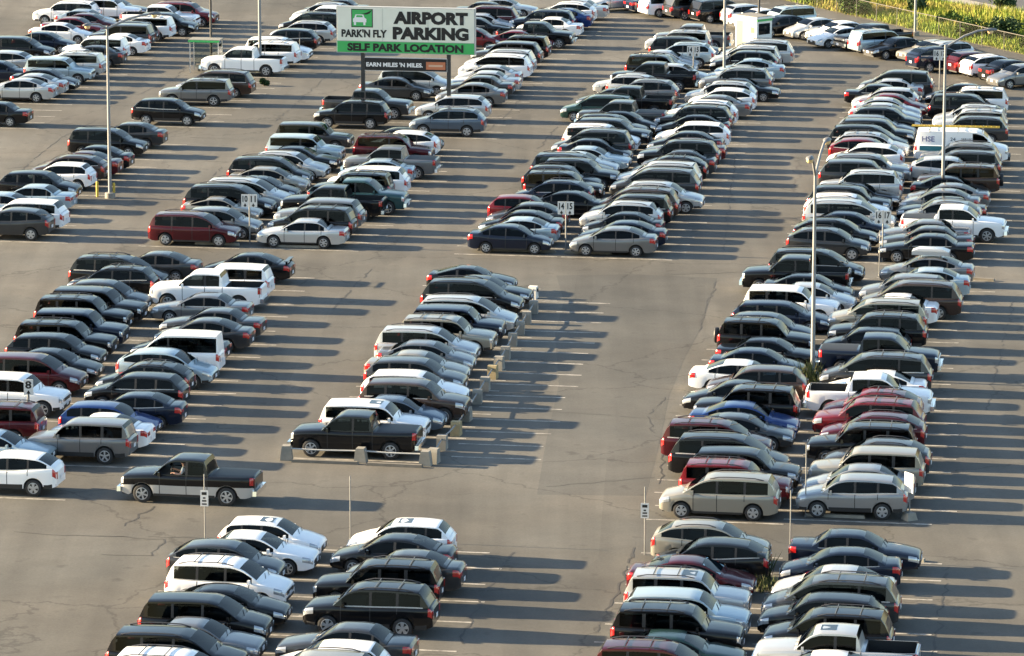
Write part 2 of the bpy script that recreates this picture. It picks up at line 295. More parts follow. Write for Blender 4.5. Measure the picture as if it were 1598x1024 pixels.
def car_parts(typ, lod, opts=''):
    """list of (name, mesh, parent index or None, location, rotation z, paint slot?)"""
    key = (typ, lod, opts)
    if key in PART_CACHE: return PART_CACHE[key]
    S = SPEC[typ]; typ = S.get('base', typ); L, W = S['L'], S['W'] / 2; wr = S['wr']; uf = S['fo']; ur = uf + S['wb']; arch = wr + 0.075
    T = pchip(S['deck']); Z = pchip(S['roof']); uA, uD = S['roof'][0][0], S['roof'][-1][0]; rt = max(p[1] for p in S['roof'])
    X = lambda u: L * 0.5 - u
    rock = 0.25 if typ not in ('sv', 'bx', 'pk', 'cv') else 0.33
    def hw(u):
        t = abs(u - L * 0.5) / (L * 0.5); return W * (1 - 0.13 * t ** 5 - 0.09 * max(0, (t - 0.93) / 0.07) ** 2)
    def bot(u):
        b = rock + 0.10 * max(0, (0.35 - u) / 0.35) + 0.10 * max(0, (u - L + 0.35) / 0.35)
        for c in (uf, ur):
            if abs(u - c) < arch: b = max(b, wr + math.sqrt(max(0, arch * arch - (u - c) ** 2)))
        return b
    RING = 9
    def ringpt(u, k):
        w, t, b = hw(u), T(u), bot(u); mid = max(b + 0.02, 0.5 * (rock + t) + 0.02)
        mid = min(mid, t - 0.13)
        b = min(b, mid - 0.01)
        return ((w - 0.24, b + 0.01), (w * 0.975, b), (w, mid), (w * 0.993, max(t - 0.19, mid + .01)), (w * 0.985, max(t - 0.10, mid + .02)), (w * 0.955, t - 0.03), (w * 0.89, t), (w * 0.5, t + 0.022), (0, t + 0.03))[k]
    def surf(u, v, off=0.0, side=1):
        v = v if v <= 2 else (2 + (v - 2) * 2 if v <= 3 else v + 1)
        v = min(max(v, 0), RING - 1 - 1e-6); i = int(v); f = v - i
        a, c = ringpt(u, i), ringpt(u, i + 1)
        dy, dz = c[0] - a[0], c[1] - a[1]; l = math.hypot(dy, dz) or 1
        return (X(u), side * (a[0] + dy * f + off * dz / l), a[1] + dz * f - off * dy / l)
    us = set([0, .03, .08, .16, .3, L, L - .03, L - .08, L - .16, L - .3])
    step = 0.18 if lod == 0 else 0.3
    n = int(L / step)
    for i in range(n + 1): us.add(round(i * L / n, 3))
    for c in (uf, ur):
        m = 9 if lod == 0 else 6
        for i in range(-m, m + 1): us.add(round(c + arch * math.sin(i * math.pi / 2 / m), 3))
    if 'bed' in S: us |= {S['bed'][0], S['bed'][1]}
    us = sorted(u for u in us if 0 <= u <= L); us = [u for i, u in enumerate(us) if i == 0 or u - us[i - 1] > 0.012]
    body = MB(); mats = None
    vs = []
    for u in us:
        ins = 0.0
        for k in range(RING): y, z = ringpt(u, k); vs.append((X(u), y, z))
        for k in range(RING - 2, -1, -1): y, z = ringpt(u, k); vs.append((X(u), -y, z))
    NR = 2 * RING - 1; fs, ms = [], []
    opened = 'bed' in S and 'c' not in opts
    for i in range(len(us) - 1):
        um = (us[i] + us[i + 1]) / 2
        for k in range(NR - 1):
            if opened and S['bed'][0] < um < S['bed'][1] and 6 <= k <= NR - 8: continue
            fs.append((i * NR + k, (i + 1) * NR + k, (i + 1) * NR + k + 1, i * NR + k + 1))
            mi = 0
            if k in (0, NR - 2): mi = 1
            elif 6 <= k <= NR - 8 and uA + 0.04 < um < uD - 0.06: mi = 1
            elif 'bed' in S and 'c' in opts and S['bed'][0] < um < S['bed'][1] and 6 <= k <= NR - 8: mi = 1
            elif 'h' in opts and k in (1, NR - 3): mi = 2
            elif S.get('clad') and 'x' not in opts and k in (1, NR - 3) and um > 0.0 and False: mi = 1
            ms.append(mi)
    fs.append(tuple(range(NR))[::-1]); ms.append(0); fs.append(tuple((len(us) - 1) * NR + k for k in range(NR))); ms.append(0)
    b0 = len(body.v); body.v += vs; body.f += fs; body.m += ms
    # dark floor pan between the wheels
    body.box((X((uf + ur) / 2), 0, rock + 0.10), (L - 0.3, 2 * W - 0.46, 0.22), 1)
    body.box((X((uf + ur) / 2), 0, rock + 0.30), (L - 1.0, 2 * W - 0.5, 0.3), 1)
    if opened:
        a, c = S['bed']; yi = W * 0.86; zt = T(4.5) + 0.004
        q = [(X(a), -yi), (X(c), -yi), (X(c), yi), (X(a), yi)]
        vv = [(x, y, zt) for x, y in q] + [(x, y, 0.72) for x, y in q]
        body.add(vv, [(0, 1, 5, 4), (1, 2, 6, 5), (2, 3, 7, 6), (3, 0, 4, 7), (4, 5, 6, 7)], 1)
        yo = hw(4.7) * 0.9
        for s in (-1, 1):
            body.add([(X(a), s * yi, zt), (X(c), s * yi, zt), (X(c), s * yo, zt), (X(a), s * yo, zt)], [(0, 1, 2, 3)], 0)
    # greenhouse
    gk = set([uA, uD, S['B'], S['C']] + [p[0] for p in S['roof']])
    for a, c in S['pil']: gk |= {a, c}
    ng = 22 if lod == 0 else 14
    for i in range(ng + 1): gk.add(round(uA + (uD - uA) * i / ng, 3))
    gk = sorted(gk); gk = [u for i, u in enumerate(gk) if i == 0 or u - gk[i - 1] > 0.015]
    ytop = W * S['tum']
    def gst(u):
        base = T(u) - 0.012; z = max(Z(u), base + 0.004); h = z - base; yb = hw(u) * 0.905
        f = min(1, h / (rt - T((uA + uD) / 2) + 0.01)); ye = yb + (ytop * (hw(u) / W) - yb) * f
        pts = [(yb, base)]
        for q in (0.07, 0.90, 1.0): pts.append((yb + (ye - yb) * q, base + h * q))
        pts += [(ye * 0.93, z + 0.022), (ye * 0.5, z + 0.037), (0, z + 0.042)]
        return pts
    G = [gst(u) for u in gk]; NG = 13
    gv = []
    for u, p in zip(gk, G):
        row = p + [(-y, z) for y, z in p[-2::-1]]
        gv += [(X(u), y, z) for y, z in row]
    b1 = len(body.v); body.v += gv
    panes = {}; ws, rw = [], []
    tint_c = 'b' in opts
    for i in range(len(gk) - 1):
        u0, u1 = gk[i], gk[i + 1]; um = (u0 + u1) / 2
        for k in range(NG - 1):
            f = (i * NG + k, (i + 1) * NG + k, (i + 1) * NG + k + 1, i * NG + k + 1)
            kk = min(k, NG - 2 - k); dest = None
            if kk in (3,) and False: pass
            if kk >= 4:
                if u0 >= uA + 0.02 and u1 <= S['B'] + 0.001: dest = ws
                elif u0 >= S['C'] - 0.001 and u1 <= uD - 0.01 and not (typ == 'cv'): dest = rw
            elif kk == 1:
                hmin = min(Z(u0) - T(u0), Z(u1) - T(u1))
                inp = [j for j, (a, c) in enumerate(S['pil']) if a - 0.001 <= u0 and u1 <= c + 0.001]
                lo = uA + 0.30 if typ not in ('bx', 'pk', 'cv') else uA + 0.16
                hi = uD - 0.30 if typ not in ('bx', 'vn', 'pk') else (S['C'] - 0.08 if typ != 'pk' else S['C'] - 0.05)
                if not inp and u0 >= lo - 0.08 and u1 <= hi + 0.08 and hmin > 0.06:
                    j = sum(1 for a, c in S['pil'] if c <= u0 + 0.001)
                    dest = panes.setdefault((0 if k < 6 else 1, j), [])
            if dest is not None: dest.append(f)
            else:
                body.f.append(tuple(q + b1 for q in f))
                body.m.append(1 if (kk == 1 and typ != 'cv' and any(a - 0.001 <= u0 and u1 <= c + 0.001 and c - a < 0.2 for a, c in S['pil'])) else 0)
    body.f.append(tuple(b1 + q for q in range(NG))[::-1]); body.m.append(0)
    def sub(faces, name, m):
        idx = {}; v2, f2 = [], []
        for f in faces:
            f2.append(tuple(idx.setdefault(q, len(idx)) for q in f))
        v2 = [gv[q] for q in idx]
        return new_mesh(name, v2, f2, [m], None, 40)
    # door seams, proud dark hairlines
    for d in S['door']:
        for s in (1, -1):
            vals = [1.15, 1.6, 2, 2.5, 3, 3.5, 4, 4.6]
            if any(abs(d - c) < arch + 0.03 for c in (uf, ur)):
                vals = [2.35, 2.7, 3, 3.5, 4, 4.6]
            p = []; q = []
            for v in vals: p.append(surf(d - 0.014, v, 0.004, s)); q.append(surf(d + 0.014, v, 0.004, s))
            k = len(vals); body.add(p + q, [(j, j + 1, k + j + 1, k + j) for j in range(k - 1)], 1)
    # rocker / bumper dark strip
    def patch(mb, u0, u1, v0, v1, off, side, nu=4, nv=3, m=0):
        vv = []
        for i in range(nu + 1):
            for j in range(nv + 1): vv.append(surf(u0 + (u1 - u0) * i / nu, v0 + (v1 - v0) * j / nv, off, side))
        mb.add(vv, [(i * (nv + 1) + j, (i + 1) * (nv + 1) + j, (i + 1) * (nv + 1) + j + 1, i * (nv + 1) + j + 1) for i in range(nu) for j in range(nv)], m)
    if S.get('clad') or 'e' in opts:
        for s in (1, -1):
            patch(body, uf + arch + 0.03, ur - arch - 0.03, 1.0, 1.45, 0.006, s, 5, 1, 1)
            patch(body, 0.02, uf - arch - 0.02, 1.0, 1.4, 0.006, s, 3, 1, 1); patch(body, ur + arch + 0.02, L - 0.02, 1.0, 1.4, 0.006, s, 3, 1, 1)
    else:
        for s in (1, -1): patch(body, uf + arch + 0.03, ur - arch - 0.03, 1.0, 1.22, 0.006, s, 5, 1, 1)
    P = []
    body_m = new_mesh('body', body.v, body.f, [paint('w'), BLACK, paint('s')], body.m, 30)
    P.append(('body', body_m, None, (0, 0, 0), 0, True))
    P.append(('windscreen', sub(ws, 'windscreen', GLASS), None, (0, 0, 0), 0, False))
    if rw: P.append(('rear_window', sub(rw, 'rear_window', GLASS), None, (0, 0, 0), 0, False))
    for (sd_, j), fc in sorted(panes.items()):
        if 'd' in opts and sd_ == 0 and j == 0: continue
        P.append(('side_window', sub(fc, 'side_window', GLASS), None, (0, 0, 0), 0, False))
    if lod == 0 and typ != 'cv':      # seats seen through the glass
        for nm, uc, ww in (('front_seat', S['B'] + 0.62, .5), ('front_seat', S['B'] + 0.62, -.5), ('rear_seat', S['B'] + 1.45, 0)):
            if uc > S['C'] - 0.05: continue
            z0 = T(uc) - .05; zt = min(Z(uc) - .10, z0 + .52); q = MB()
            for yy in ((ww * .75,) if ww else (-.37, .37)):
                q.box((X(uc), yy, (z0 + zt - .17) / 2), (.14, .48, zt - .17 - z0), 0, 0, .9); q.box((X(uc) - .02, yy, zt - .07), (.10, .26, .15), 0, 0, .85)
            P.append((nm, q.mesh(nm, SEAT, 40), None, (0, 0, 0), 0, False))
    # wheels
    wd = 0.21
    ty = MB(); pr = [(wr * 0.66, -wd / 2), (wr * 0.9, -wd / 2), (wr * 0.975, -wd * 0.42), (wr, -wd * 0.25), (wr, wd * 0.25), (wr * 0.975, wd * 0.42), (wr * 0.9, wd / 2), (wr * 0.66, wd / 2), (wr * 0.62, wd * 0.3), (wr * 0.3, wd * .3)]
    ty.lathe(pr, 24 if lod == 0 else 16, 0, 'y')
    rim = MB(); rr = wr * 0.66
    rim.lathe([(rr, wd * 0.5 + .002), (rr * 0.93, wd * 0.5 + .006), (rr * 0.86, wd * 0.36)], 24 if lod == 0 else 16, 0, 'y', cap=False)
    nsp = {'sd': 6, 'sv': 5, 'bx': 5, 'mv': 5, 'pk': 6}.get(typ, 5)
    for i in range(nsp):
        a = 2 * math.pi * i / nsp + 0.3
        for s in ((-1, 1) if typ in ('mv', 'sv') else (0,)):
            a2 = a + s * 0.16; c0, s0 = math.cos(a2), math.sin(a2); wI, wO = rr * 0.13, rr * 0.17
            vv = [(c0 * rr * .12 - s0 * wI, wd * .47, s0 * rr * .12 + c0 * wI), (c0 * rr * .12 + s0 * wI, wd * .47, s0 * rr * .12 - c0 * wI),
                  (c0 * rr * .93 + s0 * wO, wd * .44, s0 * rr * .93 - c0 * wO), (c0 * rr * .93 - s0 * wO, wd * .44, s0 * rr * .93 + c0 * wO)]
            rim.add(vv, [(0, 1, 2, 3)], 0)
    rim.lathe([(rr * .22, wd * .40), (rr * .22, wd * .49), (rr * .1, wd * .51)], 10, 0, 'y')
    if lod == 0:
        tm = ty.mesh('tyre', TYRE, 35); rm = rim.mesh('rim', ALLOY, 30)
    else:
        ty.add(rim.v, rim.f, 1); tm = ty.mesh('wheel', [TYRE, ALLOY], 30)
    for u in (uf, ur):
        for s in (1, -1):
            loc = (X(u), s * (W - wd / 2 - 0.03), wr)
            P.append(('wheel', tm, None, loc, 0 if s > 0 else math.pi, False))
            if lod == 0: P.append(('rim', rm, len(P) - 1, (0, 0, 0), 0, False))
    # lamps
    tall = typ in ('sv', 'bx', 'mv', 'vn', 'cv', 'hb', 'wg', 'pk')
    for s in (1, -1):
        h = MB(); l0 = 0.42 if typ not in ('bx', 'pk', 'cv') else 0.16
        v0, v1 = (2.35, 4.3) if typ not in ('bx', 'pk', 'cv') else (2.2, 3.9)
        patch(h, 0.02, l0, v0, v1, 0.010, s, 4, 4)
        yy = W * 0.86; zt = T(0.04); h.box((X(0) - 0.02, s * (hw(0) - 0.17), zt - 0.13), (0.06, 0.26, 0.11), 0)
        P.append(('headlight', h.mesh('headlight', HEADL, 40), None, (0, 0, 0), 0, False))
        t = MB(); tl = 0.30 if not tall else 0.16
        v0, v1 = (2.3, 4.0) if not tall else (2.2, 4.3)
        patch(t, L - tl, L - 0.02, v0, v1, 0.010, s, 4, 4)
        zt = T(L - 0.05); hh = 0.17 if not tall else 0.30
        t.box((X(L) + 0.02, s * (hw(L) - (0.2 if not tall else 0.09)), zt - 0.05 - hh / 2), (0.06, 0.38 if not tall else 0.16, hh), 0)
        P.append(('tail_light', t.mesh('tail_light', TAILL, 40), None, (0, 0, 0), 0, False))
        mi = MB(); um = uA + (0.42 if typ not in ('bx', 'pk', 'cv') else 0.30)
        mi.box((X(um), s * (W + 0.07), T(um) + 0.08), (0.11, 0.20, 0.15), 0, taper=0.8)
        mi.box((X(um), s * (W - 0.05), T(um) + 0.02), (0.06, 0.12, 0.05), 0)
        P.append(('side_mirror', mi.mesh('side_mirror', [paint('w')], 40), None, (0, 0, 0), 0, True))
    g = MB(); zt = T(0.04)
    g.box((X(0) + 0.0, 0, zt - 0.14), (0.03, W * 1.05, 0.14), 0)
    g.box((X(0) + 0.0, 0, rock + 0.16), (0.03, W * 1.2, 0.10), 0)
    P.append(('grille', g.mesh('grille', CHROME if typ in ('pk',) else BLACK), None, (0, 0, 0), 0, False))
    if typ == 'pk':
        for nm, ub, s in (('front_bumper', 0.0, 1), ('rear_bumper', L, -1)):
            q = MB().box((X(ub) + s * 0.05, 0, 0.55), (0.16, 2 * W - 0.12, 0.20), 0, taper=0.97)
            P.append((nm, q.mesh(nm, CHROME, 40), None, (0, 0, 0), 0, False))
    for ub, s in ((0, 1), (L, -1)):
        q = MB().box((X(ub) + s * (0.028 if typ != 'pk' else .135), 0, 0.55 if ub == 0 or not tall else 0.72), (0.014, 0.31, 0.155))
        P.append(('number_plate', q.mesh('number_plate', PLATE), None, (0, 0, 0), 0, False))
    if lod == 0:
        for d in S['door'][1:]:
            for s in (1, -1):
                if d + 0.2 > L: continue
                q = MB(); patch(q, d - 0.26, d - 0.06, 3.0, 3.35, 0.02, s, 2, 1)
                P.append(('door_handle', q.mesh('door_handle', [paint('w')]), None, (0, 0, 0), 0, True))
        wi = MB(); uw = uA + 0.03
        for yy in (-0.1, 0.45):
            p0 = (X(uA - 0.02), yy, T(uA) + 0.03); p1 = (X(uA + 0.12), yy + 0.42, max(Z(uA + .12), T(uA)) + 0.055)
            wi.tube([p0, p1], 0.012, 4)
        P.append(('wiper', wi.mesh('wiper', BLACK), None, (0, 0, 0), 0, False))
    if S.get('rails') and 'n' not in opts:
        a, c = S['B'] + 0.25, S['C'] - 0.15
        for s in (1, -1):
            pts = []
            for i in range(7):
                u = a + (c - a) * i / 6; z = Z(u) + (0.03 if i in (0, 6) else 0.085); pts.append((X(u), s * ytop * 0.90, z))
            P.append(('roof_rail', MB().tube(pts, 0.022, 5).mesh('roof_rail', RAIL, 60), None, (0, 0, 0), 0, False))
        if S.get('cross') or 'x' in opts:
            for f in (0.3, 0.72):
                u = a + (c - a) * f
                P.append(('roof_crossbar', MB().tube([(X(u), -ytop * 0.9, Z(u) + 0.085), (X(u), ytop * 0.9, Z(u) + 0.085)], 0.022, 5).mesh('roof_crossbar', RAIL, 60), None, (0, 0, 0), 0, False))
    if 't' in opts:
        for s in (1, -1):
            a, c = uA + .32, uD - .22; vv = []
            for i in range(13):
                u = a + (c - a) * i / 12; g0 = gst(u); y, z = g0[1]; vv += [(X(u), s * (y + .016), z - .034), (X(u), s * (y + .014), z + .012)]
            P.append(('window_trim', new_mesh('window_trim', vv, [(2 * i, 2 * i + 2, 2 * i + 3, 2 * i + 1) for i in range(12)], [TRIM]), None, (0, 0, 0), 0, False))
    if 's' in opts and typ in ('bx', 'mv'):      # spare wheel on the tailgate
        sw = MB().lathe([(wr * .95, 0), (wr, .05), (wr, .16), (wr * .9, .2), (wr * .2, .21)], 20)
        sw.v = [(X(L) - z - 0.0, x, y + 0.92) for x, y, z in sw.v]
        P.append(('spare_wheel', sw.mesh('spare_wheel', BLACK, 35), None, (0, 0, 0), 0, False))
    if typ == 'pk':
        q = MB().box((X(L) - 0.012, 0, 0.93), (0.03, 2 * W - 0.5, 0.42))
        P.append(('tailgate', q.mesh('tailgate', [paint('w')], 40), None, (0, 0, 0), 0, True))
    if 'p' in opts:    # rear spoiler
        q = MB().box((X(L) + 0.2, 0, T(L - .2) + 0.19), (0.22, 2 * W * 0.82, 0.03)); 
        for yy in (-.55, .55): q.box((X(L) + .2, yy, T(L - .2) + .09), (.1, .05, .2))
        P.append(('spoiler', q.mesh('spoiler', [paint('w')], 40), None, (0, 0, 0), 0, True))
    if 'u' in opts:    # sunroof
        a = S['B'] + 0.22; c = a + 0.55; vv = [(X(u), y, Z(u) + 0.047) for u in (a, c) for y in (-.38, .38)]
        P.append(('sunroof', new_mesh('sunroof', vv, [(0, 1, 3, 2)], [SUNROOF]), None, (0, 0, 0), 0, False))
    if 'v' in opts:    # cardboard/foil sunshade seen through the windscreen
        a, c = uA + 0.12, S['B'] - 0.06; vv = []
        for u in (a, c):
            y = gst(u)[3][0] * 0.86
            for t in (-1, 1): vv.append((X(u), t * y, gst(u)[4][1] + 0.012))
        P.append(('sunshade', new_mesh('sunshade', vv, [(0, 1, 3, 2)], [mat('foil_sunshade', (0.38, 0.55, 0.62), 0.3, 0.3)]), None, (0, 0, 0), 0, False))
    if 'k' in opts:    # roof box
        q = MB(); pts = [(.75, .24, 0), (.95, .42, .02), (.95, .44, .20), (.6, .38, .34)]
        vv = []
        for lx, ly, z in pts: vv += [(sx * lx, sy * ly, z) for sx, sy in ((-1, -1), (1, -1), (1, 1), (-1, 1))]
        fs = [(3, 2, 1, 0), (12, 13, 14, 15)] + [(4 * i + k, 4 * i + (k + 1) % 4, 4 * i + 4 + (k + 1) % 4, 4 * i + 4 + k) for i in range(3) for k in range(4)]
        q.add([(x + X(S['roofc']), y, z + S['rooz'] + 0.07) for x, y, z in vv], fs)
        P.append(('roof_box', q.mesh('roof_box', [mat('roof_box_silver', (.5, .5, .5), .3, .2, .5)], 40), None, (0, 0, 0), 0, False))
        for f in (-.5, .5): P.append(('roof_crossbar', MB().tube([(X(S['roofc']) + f, -ytop, S['rooz'] + .01), (X(S['roofc']) + f, -ytop * .9, S['rooz'] + .05), (X(S['roofc']) + f, ytop * .9, S['rooz'] + .05), (X(S['roofc']) + f, ytop, S['rooz'] + .01)], .022, 5).mesh('roof_crossbar', RAIL, 60), None, (0, 0, 0), 0, False))
    PART_CACHE[key] = P
    return P
NOUN = {'sd': 'sedan', 'cp': 'coupe', 'hb': 'hatchback', 'wg': 'station wagon', 'sv': 'SUV', 'bx': 'boxy SUV', 'mv': 'minivan', 'vn': 'tall passenger van', 'cv': 'cargo van', 'pk': 'pickup'}
CATG = {'sd': 'sedan', 'cp': 'coupe', 'hb': 'hatchback', 'wg': 'station wagon', 'sv': 'SUV', 'bx': 'SUV', 'mv': 'minivan', 'vn': 'van', 'cv': 'van', 'pk': 'pickup truck'}
def place_car(typ, colour, pos, heading, label, group, opts='', lod=0):
    root = thing(SPEC[typ]['kind'], label, CATG[SPEC[typ].get('base', typ)], pos, heading, group)
    if group != 'moving vehicles': root.scale = (random.uniform(.97, 1.03), random.uniform(.98, 1.02), random.uniform(.97, 1.03))
    made = []; pm = paint(colour)
    for name, me, par, loc, rz, painted in car_parts(typ, lod, opts):
        o = link(name, me, root if par is None else made[par], loc, rz); made.append(o)
        if painted:
            o.material_slots[0].link = 'OBJECT'; o.material_slots[0].material = pm
    return root

